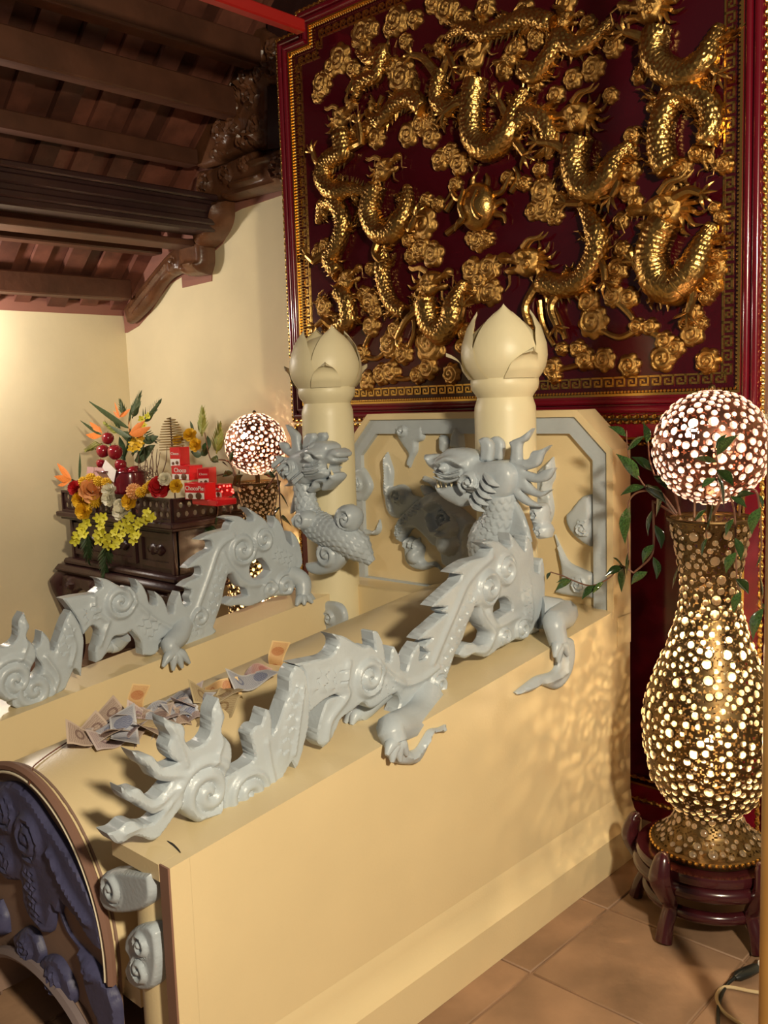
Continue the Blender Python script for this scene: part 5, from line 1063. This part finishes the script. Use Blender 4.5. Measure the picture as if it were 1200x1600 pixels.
# palm fronds
def frond(lab, base, tip, n, spread, Y, m='leaf_green'):
    pb = on(*base, 'y', Y); t = thing('palm_frond', lab, 'leaf', tuple(pb), 'palm fronds in the altar flowers')
    a, b = np.array(base), np.array(tip); d = b-a
    MB().tube([on(*a, 'y', Y), on(*b, 'y', Y)], [.004, .001], 6).build('rib', m, t)
    for i in range(n):
        v = (i+.5)/n; q_ = a+d*v
        for s_ in (-1, 1):
            ang = math.atan2(d[1], d[0])+s_*spread*(1-.5*v); e = q_+np.array([math.cos(ang), math.sin(ang)])*np.linalg.norm(d)*.5*(1-.5*v); blade(m, .085, tuple(q_), tuple(e), Y, t, 'leaflet', Y-.03*s_)
frond('palm frond standing straight up at the top of the arrangement', c3(760, 200), c3(825, -10), 8, .5, 2.82)
frond('palm frond leaning right at the top of the arrangement', c3(850, 240), c3(1000, 60), 8, .6, 2.83)
frond('palm frond leaning left at the top of the arrangement', c3(690, 180), c3(650, 50), 7, .6, 2.84)
frond('palm frond fanning right behind the tall arrangement above the twigs', c3(840, 330), c3(990, 420), 8, .9, 2.86)
frond('dark palm frond hanging under the left orchid spray', c3(330, 1250), c3(345, 1540), 9, .45, 2.58)
frond('dark palm frond hanging under the middle orchid spray', c3(520, 1360), c3(500, 1680), 9, .45, 2.58)
frond('pale green fern spray at the left of the red fruit', c3(470, 440), c3(330, 500), 9, .8, 2.80, 'leaf_pale')
frond('pale yellow-green spray in the tall arrangement', c3(640, 330), c3(510, 250), 8, .8, 2.82, 'leaf_pale')
frond('feathery green spray standing above the yellow roses', c4(410, 200), c4(415, 10), 9, .5, 2.90, 'leaf_pale')
frond('yellow-green spray left of the far lamp globe', c4(520, 330), c4(540, 130), 8, .6, 2.92, 'leaf_pale')
for i, (a, b) in enumerate((((640, 340), (880, 480)), ((860, 420), (1000, 400)), ((860, 440), (880, 590)), ((850, 420), (760, 560)))):
    tag(blade('leaf_green', .16, c3(*a), c3(*b), 2.84, None, 'dark_leaf'), ('broad dark green leaf crossing the middle of the tall arrangement', 'broad dark green leaf pointing right above the twigs', 'broad dark green leaf pointing down behind the twigs', 'broad dark green leaf pointing down left behind the apples')[i], 'leaf', 'broad dark leaves')
for i, (a, b) in enumerate((((700, 560), (620, 380)), ((720, 540), (700, 330)), ((760, 560), (800, 350)), ((800, 560), (900, 380)), ((780, 600), (960, 500)), ((700, 600), (590, 470)), ((650, 300), (560, 180)), ((720, 260), (760, 90)))):
    tag(blade('leaf_green', .16, c3(*a), c3(*b), 2.86, None, 'dark_leaf', 2.83), ORD[i]+' upright dark leaf filling the back of the tall arrangement', 'leaf', 'filler leaves')
for i, (a, b) in enumerate((((300, 330), (260, 280)), ((400, 340), (470, 300)), ((350, 170), (320, 90)), ((470, 290), (440, 200)), ((410, 340), (330, 330)))):
    tag(blade('leaf_green', .22, c4(*a), c4(*b), 2.89, None, 'rose_leaf'), 'dark green leaf '+('left of the lower yellow rose', 'right of the lower yellow rose', 'above the upper yellow rose', 'between the yellow roses and the glass leaves', 'under the lower yellow rose')[i], 'leaf', 'leaves round the yellow roses')
# fruit, bowl, cards
MB_apple = MB().lathe([(.001, -.86), (.3, -.93), (.62, -.8), (.9, -.4), (1, .05), (.92, .5), (.66, .82), (.35, .88), (.12, .74), (.001, .66)], 20)
apm = mesh_of(MB_apple, 'fruit', 'fruit_red', 60)
stm = mesh_of(MB().tube([(0, 0, .66), (.05, 0, .95), (.14, 0, 1.15)], [.06, .04, .05], 6), 'stalk', 'twig')
for x, y, r, lab in ((530, 390, 55, 'topmost glossy red apple of the fruit pile'), (600, 520, 68, 'largest red apple in the middle of the fruit pile'), (485, 510, 60, 'red apple at the left of the fruit pile'), (465, 625, 42, 'small red apple at the lower left of the pile'), (650, 640, 55, 'dark red apple at the lower right of the pile beside the card')):
    p = on(*c3(x, y), 'y', 2.72); R = r/6*np.linalg.norm(p-CAM)/F_PX
    t = thing('apple', lab, 'fruit', tuple(p-np.array([0, 0, R*.9])), 'red apples on the altar')
    put('skin', apm, t, p, (random.uniform(-.3, .3), random.uniform(-.3, .3), 0), R); put('stalk', stm, t, p, None, R)
p = on(*c3(740, 880), 'y', 2.76); zb_ = .936; zr = on(*c3(740, 700), 'y', 2.76)[2]
t = thing('fruit_bowl', 'dark red glossy footed bowl of offerings behind the white bloom', 'bowl', (p[0], p[1], zb_))
MB().lathe([(.06, zb_), (.05, zb_+.02), (.03, zb_+.04), (.05, zb_+.055), (.085, zb_+.09), (.092, zr-.03), (.085, zr), (.078, zr), (.08, zr-.03), (.07, zb_+.1), (.001, zb_+.08)], 28, (p[0], p[1], 0)).build('bowl', 'bowl_red', t)
MB().tube([(p[0]+.085*math.cos(a), p[1]+.085*math.sin(a), zr) for a in np.linspace(0, 2*PI, 30)], .004, 6, cap=False).build('rim', 'bowl_red', t)
zb_ = zr-.105
for k in range(4):
    a = k*1.6; MB().ball((p[0]+.04*math.cos(a), p[1]+.04*math.sin(a), zb_+.105), .03, 10, 8).build('red_fruit', 'fruit_red', t)
fs_ = on(*c3(560, 690), 'y', 2.72)
t = thing('fruit_stand', 'dark footed stand carrying the pile of red apples', 'stand', (fs_[0], fs_[1], .936))
MB().lathe([(.06, .936), (.055, .95), (.02, .97), (.018, fs_[2]-.03), (.05, fs_[2]-.015), (.085, fs_[2]), (.08, fs_[2]+.002), (.001, fs_[2]-.005)], 24, (fs_[0], fs_[1], 0)).build('dish', 'bowl_red', t)
MB().tube([(fs_[0]+.085*math.cos(a), fs_[1]+.085*math.sin(a), fs_[2]) for a in np.linspace(0, 2*PI, 30)], .003, 6, cap=False).build('rim', 'bowl_red', t)
def sheet(lab, pts, Y, m, name='paper_card', cat='card'):
    pl = Plane('y', Y); return tag(MB().prism(pl, pl.uvs(pts), 0, .0015).build(name, m), lab, cat)
sheet('white paper card propped against the red apples', [c3(*q_) for q_ in ((510, 590), (610, 690), (590, 800), (570, 790), (480, 660))], 2.665, 'paper')
sheet('clear-wrapped white and pink packet behind the yellow chrysanthemums', [c3(*q_) for q_ in ((340, 655), (480, 665), (575, 700), (560, 800), (330, 770))], 2.675, mat('pink_packet', (.62, .36, .36), .3), 'wrapped_packet', 'packet')
# twigs and incense coil
for k in range(9):
    a = c3(820+k*26, 730+(k % 3)*12); b = c3(830+k*32-60*(k % 2), 520-30*(k % 3))
    tag(MB().tube(smooth_path([on(*a, 'y', 2.82), on((a[0]+b[0])/2+random.uniform(-4, 4), (a[1]+b[1])/2, 'y', 2.84), on(*b, 'y', 2.85)], 5), [.0035, .0015], 5).build('dry_twig', 'twig'), ORD[k]+' thin dry brown twig from the left rising from the tangle', 'twig', 'dry twigs')
mb = MB()
for k in range(26):
    a0 = random.uniform(0, 6); c_ = on(*c3(880+random.uniform(-90, 90), 730+random.uniform(-40, 30)), 'y', 2.80); r_ = random.uniform(.02, .04)
    mb.tube([c_+np.array([r_*math.cos(a), .5*r_*math.sin(a+a0), r_*.7*math.sin(a)]) for a in np.linspace(a0, a0+4.5, 14)], .0018, 4)
o = tag(mb.build('twig_tangle', 'twig'), 'tangle of dry curled brown twigs on the altar', 'twigs'); o['kind'] = 'stuff'
pc_, pt = on(*c3(1135, 510), 'y', 2.84), on(*c3(1135, 195), 'y', 2.84); hh = pt[2]-pc_[2]; t = thing('incense_coil', 'hanging bell-shaped spiral incense coil behind the red boxes', 'incense', (pc_[0], pc_[1], .936))
th = np.linspace(0, 2*PI*13, 420); v = th/th[-1]; rr_ = .062*np.sqrt(np.clip(1-v**2.2, 0, 1))+.003
MB().tube(np.c_[pc_[0]+rr_*np.cos(th), pc_[1]+rr_*np.sin(th), pc_[2]+hh*v], .0028, 5).build('coil', 'incense', t)
MB().tube([(pc_[0], pc_[1], .936), (pc_[0], pc_[1], pt[2])], .004, 6).build('rod', 'twig', t)

# snack boxes with lettering
def text_mesh(body, size, m):
    cu = bpy.data.curves.new('lettering', 'FONT'); cu.body = body; cu.size = size; cu.extrude = .0006; cu.align_x = 'CENTER'; cu.align_y = 'CENTER'
    ob = bpy.data.objects.new('lettering', cu); COL.objects.link(ob); bpy.context.view_layer.update()
    me = bpy.data.meshes.new_from_object(ob.evaluated_get(bpy.context.evaluated_depsgraph_get())); bpy.data.objects.remove(ob)
    me.materials.clear(); me.materials.append(M[m]); return me
def snack_box(lab, px_, w, h, d, Y, yaw, txt, ts, top=None):
    p = on(*px_, 'y', Y); w, h, d, ts = w*1.15, h*1.15, d*1.15, ts*1.15; t = thing('snack_box', lab, 'box', (p[0], p[1], p[2]-h/2), 'red snack boxes on the altar'); t.rotation_euler = (0, 0, math.radians(yaw))
    def loc(name, mb, m):
        me = mesh_of(mb, name, m); o = bpy.data.objects.new(name, me); COL.objects.link(o); o.parent = t; return o
    loc('carton', MB().bbox((-w/2, -d/2, 0), (w/2, d/2, h), .002), 'carton_red')
    loc('picture_patch', MB().box((-w*.46, -d/2-.001, h*.05), (w*.46, -d/2, h*.42)), 'white_print')
    loc('printed_pie', MB().lathe([(.001, 0), (w*.11, .001), (w*.15, .004), (w*.12, .008), (.001, .009)], 16).__class__().add(*(lambda q_: (np.c_[q_[0][:, 0]+w*.2, -d/2-.001-q_[0][:, 2]*.3, q_[0][:, 1]*.9+h*.24], q_[1]))((lambda b_: (np.vstack(b_.v), b_.f))(MB().lathe([(.001, 0), (w*.11, .001), (w*.15, .004), (w*.12, .008), (.001, .009)], 16)))), 'pie_brown')
    loc('printed_pie', MB().add(*(lambda q_: (np.c_[q_[0][:, 0]-w*.2, -d/2-.001-q_[0][:, 2]*.3, q_[0][:, 1]*.9+h*.2], q_[1]))((lambda b_: (np.vstack(b_.v), b_.f))(MB().lathe([(.001, 0), (w*.09, .001), (w*.13, .004), (w*.1, .008), (.001, .009)], 16)))), 'pie_brown')
    o = bpy.data.objects.new('lettering', text_mesh(txt, ts, 'white_print')); COL.objects.link(o); o.parent = t; o.location = (0, -d/2-.001, h*.68); o.rotation_euler = (PI/2, 0, 0)
    return t
snack_box('red snack box with full white lettering at the bottom of the stack', c4(398, 608), .112, .070, .07, 2.675, 12, 'ChocoPie', .026)
snack_box('red snack box with shortened lettering in the middle of the stack', c4(300, 470), .112, .062, .08, 2.745, 8, 'Choco', .028)
snack_box('uppermost red snack box standing on end over the stack', c4(245, 355), .062, .088, .06, 2.765, 10, 'Choco', .018)
snack_box('red snack box turned sideways at the right of the stack', c4(450, 500), .05, .072, .10, 2.74, 35, 'Choco', .013)
snack_box('red snack box behind the small red lights', c4(555, 605), .075, .055, .06, 2.80, 5, 'Choco', .018)
tag(MB().bbox(on(*c4(335, 690), 'y', 2.655)-np.array([0, 0, .014]), on(*c4(520, 680), 'y', 2.655)+np.array([0, .12, 0]), .004).build('red_tray', 'carton_red'), 'flat red tray under the snack boxes', 'tray')
t = thing('indicator_lights', 'cluster of tiny glowing red lights right of the snack boxes', 'lights', tuple(on(*c4(610, 640), 'y', 2.72)))
for x, y in ((545, 580), (575, 572), (600, 575), (620, 572), (640, 600), (635, 615), (600, 605), (560, 615), (645, 622)): MB().ball(on(*c4(x, y), 'y', 2.72), .0045, 8, 6).build('light', 'red_led', t)

# ================================================================== BANKNOTES ON THE RAMP
def note_mat(name, paper, ink):
    m = mat(name, paper, .55); nt = m.node_tree; N, L = nt.nodes, nt.links; b = N['Principled BSDF']
    tc = N.new('ShaderNodeTexCoord'); sp_ = N.new('ShaderNodeSeparateXYZ'); L.new(tc.outputs['Generated'], sp_.inputs[0])
    def mth(op, a, b_=None):
        n = N.new('ShaderNodeMath'); n.operation = op
        for i, q_ in enumerate((a, b_)):
            if q_ is None: continue
            if isinstance(q_, (int, float)): n.inputs[i].default_value = q_
            else: L.new(q_, n.inputs[i])
        return n.outputs[0]
    X, Y = sp_.outputs[0], sp_.outputs[1]
    ell = mth('LESS_THAN', mth('ADD', mth('POWER', mth('DIVIDE', mth('SUBTRACT', X, .70), .13), 2), mth('POWER', mth('DIVIDE', mth('SUBTRACT', Y, .5), .36), 2)), 1)
    rg = mth('ADD', mth('POWER', mth('DIVIDE', mth('SUBTRACT', X, .24), .085), 2), mth('POWER', mth('DIVIDE', mth('SUBTRACT', Y, .55), .24), 2))
    ring_ = mth('MULTIPLY', mth('LESS_THAN', rg, 1), mth('GREATER_THAN', rg, .35))
    ex = mth('ABSOLUTE', mth('SUBTRACT', X, .5)); ey = mth('ABSOLUTE', mth('SUBTRACT', Y, .5)); field = mth('MULTIPLY', mth('LESS_THAN', ex, .46), mth('LESS_THAN', ey, .42))
    wv = N.new('ShaderNodeTexWave'); wv.inputs['Scale'].default_value = 9; wv.inputs['Distortion'].default_value = 6; L.new(tc.outputs['Generated'], wv.inputs['Vector'])
    f = mth('ADD', mth('MULTIPLY', field, mth('ADD', .2, mth('MULTIPLY', wv.outputs['Fac'], .35))), mth('ADD', mth('MULTIPLY', ell, .45), mth('MULTIPLY', ring_, .5)))
    mx = N.new('ShaderNodeMix'); mx.data_type = 'RGBA'; mx.inputs[6].default_value = (*paper, 1); mx.inputs[7].default_value = (*ink, 1)
    L.new(mth('MINIMUM', f, 1), mx.inputs[0]); L.new(mx.outputs[2], b.inputs['Base Color']); return m
NM = [note_mat('note_brown', (.56, .44, .36), (.17, .10, .09)), note_mat('note_mauve', (.58, .48, .46), (.24, .15, .17)), note_mat('note_blue', (.55, .55, .58), (.13, .15, .26)), note_mat('note_orange', (.72, .50, .24), (.45, .16, .06)), note_mat('note_pink', (.66, .45, .40), (.42, .14, .14)), note_mat('note_olive', (.50, .40, .24), (.22, .14, .07))]
def note_mesh(m, bend, tw):
    nu, nv = 10, 4; V = []
    for s_ in (0, 1):
        for i in range(nu+1):
            for j in range(nv+1):
                u, v = i/nu-.5, j/nv-.5; V.append((u*.132, v*.064, bend*(math.cos(u*4.2)-1)*.02+tw*u*v*.08+s_*.0007+.004*math.sin(u*9+bend)))
    n = (nu+1)*(nv+1); Fq = [(i*(nv+1)+j, (i+1)*(nv+1)+j, (i+1)*(nv+1)+j+1, i*(nv+1)+j+1) for i in range(nu) for j in range(nv)]
    e = [i*(nv+1) for i in range(nu+1)]+[nu*(nv+1)+j for j in range(1, nv+1)]+[i*(nv+1)+nv for i in range(nu-1, -1, -1)]+[j for j in range(nv-1, 0, -1)]
    return mesh_of(MB().add(V, [tuple(n+k for k in q_) for q_ in Fq]+[q_[::-1] for q_ in Fq]+[(e[i], e[(i+1) % len(e)], e[(i+1) % len(e)]+n, e[i]+n) for i in range(len(e))]), 'banknote', m)
NMS = {(i, b): note_mesh(NM[i], b, t) for i in range(6) for b, t in ((1.0, .5), (-.6, -.8), (1.6, 1.2))}
def barrel_hit(x, y):
    d = ray(x, y)
    for t in np.arange(.8, 4, .002):
        P = CAM+t*d
        if math.hypot(P[0]-BX, P[2]-zc(P[1])) < BR: 
            n = Vector((P[0]-BX, -SLP*(P[2]-zc(P[1])), P[2]-zc(P[1]))).normalized(); return P, n
    return None
def note(x, y, col, yaw, lab, lift=.006, tilt=(0, 0), group='banknotes scattered on the ramp', up=None):
    hit = barrel_hit(x, y)
    if hit is None: return
    P, n = hit; b = random.choice((1.0, -.6, 1.6)); o = put('banknote', NMS[(col, b)], None, np.array(P)+np.array(n)*lift)
    if up is None:
        q_ = (n+Vector((tilt[0], tilt[1], 0))).to_track_quat('Z', 'Y') @ Matrix.Rotation(yaw, 3, 'Z').to_quaternion()
    else: q_ = Vector(up).to_track_quat('Z', 'Y') @ Matrix.Rotation(yaw, 3, 'Z').to_quaternion(); o.location = np.array(P)+np.array((0, 0, .022)); o.scale = (.72, .72, .72)
    o.rotation_euler = q_.to_euler(); return tag(o, lab, 'banknote', group)
rs = np.random.RandomState(11)
hp_ = sorted([(158+k/37*180+rs.uniform(-10, 10), 1155-k/37*60+rs.uniform(-13, 13)) for k in range(38)])
for k, (x, y) in enumerate(hp_):
    c_ = int(rs.choice([0, 0, 1, 1, 2, 5, 0]))
    note(x, y, c_, rs.uniform(-.7, .7)+(1.2 if rs.rand() < .3 else 0), ('dull brown', 'mauve-brown', 'bluish grey', '', '', 'olive brown')[c_]+' banknote, '+ORD[k]+' from the left in the heap on the ramp', .003+.018*rs.rand(), (rs.uniform(-.14, .14), rs.uniform(-.16, .16)))
for x, y, c, yw, lab, tl in ((400, 1057, 4, .25, 'pink banknote lying alone up the ramp', (0, 0)), (393, 1074, 2, .1, 'bluish banknote lying below the pink one', (.1, 0)), (358, 1095, 5, .6, 'olive banknote at the upper end of the heap', (0, .1)), (335, 1098, 5, -.3, 'second olive banknote at the upper end of the heap', (.1, .1)), (297, 1102, 2, -.5, 'blue banknote with two dark ovals on top of the heap', (.3, -.35)), (230, 1100, 2, .2, 'pale bluish banknote leaning beside the upright orange one', (.4, -.5)), (130, 1155, 0, .1, 'reddish-brown banknote at the lower front end of the heap', (0, 0)), (150, 1163, 0, -.4, 'brown banknote poking out at the lower front', (.1, .1))):
    note(x, y, c, yw, lab, .02, tl)
note(432, 1040, 3, 1.45, 'orange banknote standing upright behind the dragon back', up=(.55, -.8, .25)); note(213, 1110, 3, 1.5, 'orange banknote standing upright in the heap', up=(.55, -.8, .3)); note(345, 1088, 3, .3, 'orange-red banknote leaning at the top end of the heap', up=(.5, -.7, .5))
# loose wire across the front of the ramp, hair crack in the coping
wp = [barrel_hit(x, y) for x, y in ((46, 1228), (50, 1205), (62, 1192), (90, 1172), (122, 1152))]
tag(MB().tube(smooth_path([np.array(a)+np.array(n)*.004 for a, n in wp], 6), .0018, 5).build('wire', mat('rusty_wire', (.18, .06, .03), .5)), 'thin rusty wire lying over the front end of the ramp', 'wire')

bk = [on(x, y, 'z', z) for x, y, z in ((257, 1312, .6465), (268, 1318, .648), (276, 1325, .648), (282, 1332, .648))]  # thin black tube standing for a crack in the coping
tag(MB().tube(smooth_path(bk, 5), [.0012, .0028, .0022, .001], 6, flat=.5).build('black_scrap', mat('black_scrap', (.012, .008, .006), .6)), 'short curved black scrap lying on the parapet top below the flame tail', 'scrap')
# ================================================================== POST, CABLES
tag(MB().lathe([(.022, 0), (.022, 3.4)], 20, (-.697, 1.9, 0)).build('wooden_post', 'post'), 'slim varnished wooden post at the right edge of the picture', 'post')
M['black_plastic'] = mat('black_plastic', (.012, .014, .013), .35); M['cream_cable'] = mat('cream_cable', (.55, .42, .24), .5)
def floor_line(pts, z): return [on(x, y, 'z', z) for x, y in pts]
t = thing('lamp_switch', 'black inline switch with black cable on the floor at the right corner', 'switch', tuple(on(1166, 1520, 'z', .0)))
pa, pb = on(1148, 1528, 'z', .014), on(1186, 1510, 'z', .014)
MB().tube([pa, pa+(pb-pa)*.15, pa+(pb-pa)*.5, pa+(pb-pa)*.85, pb], [.007, .014, .016, .014, .008], 10, flat=.8).build('switch_body', 'black_plastic', t)
MB().tube(smooth_path([pa]+floor_line([(1135, 1540), (1126, 1560), (1122, 1580), (1123, 1615)], .005), 6), .0042, 8).build('cable', 'black_plastic', t)
MB().tube(smooth_path([pb]+floor_line([(1196, 1500), (1180, 1485), (1190, 1478), (1210, 1490)], .005), 6), .0035, 8).build('cable', 'black_plastic', t)
tag(MB().tube(smooth_path(floor_line([(1215, 1555), (1175, 1549), (1135, 1542), (1121, 1552), (1122, 1568), (1135, 1585), (1165, 1605)], .006), 8), .0045, 8).build('cream_cable', 'cream_cable'), 'cream coloured cable looping on the floor below the switch', 'cable')
q0 = on(1192, 1520, 'z', 0)
t = thing('power_plug', 'white plug next to the black switch', 'plug', tuple(q0)); MB().bbox(q0+np.array([-.012, -.01, 0]), q0+np.array([.025, .02, .035]), .005).build('plug_body', 'white_print', t)
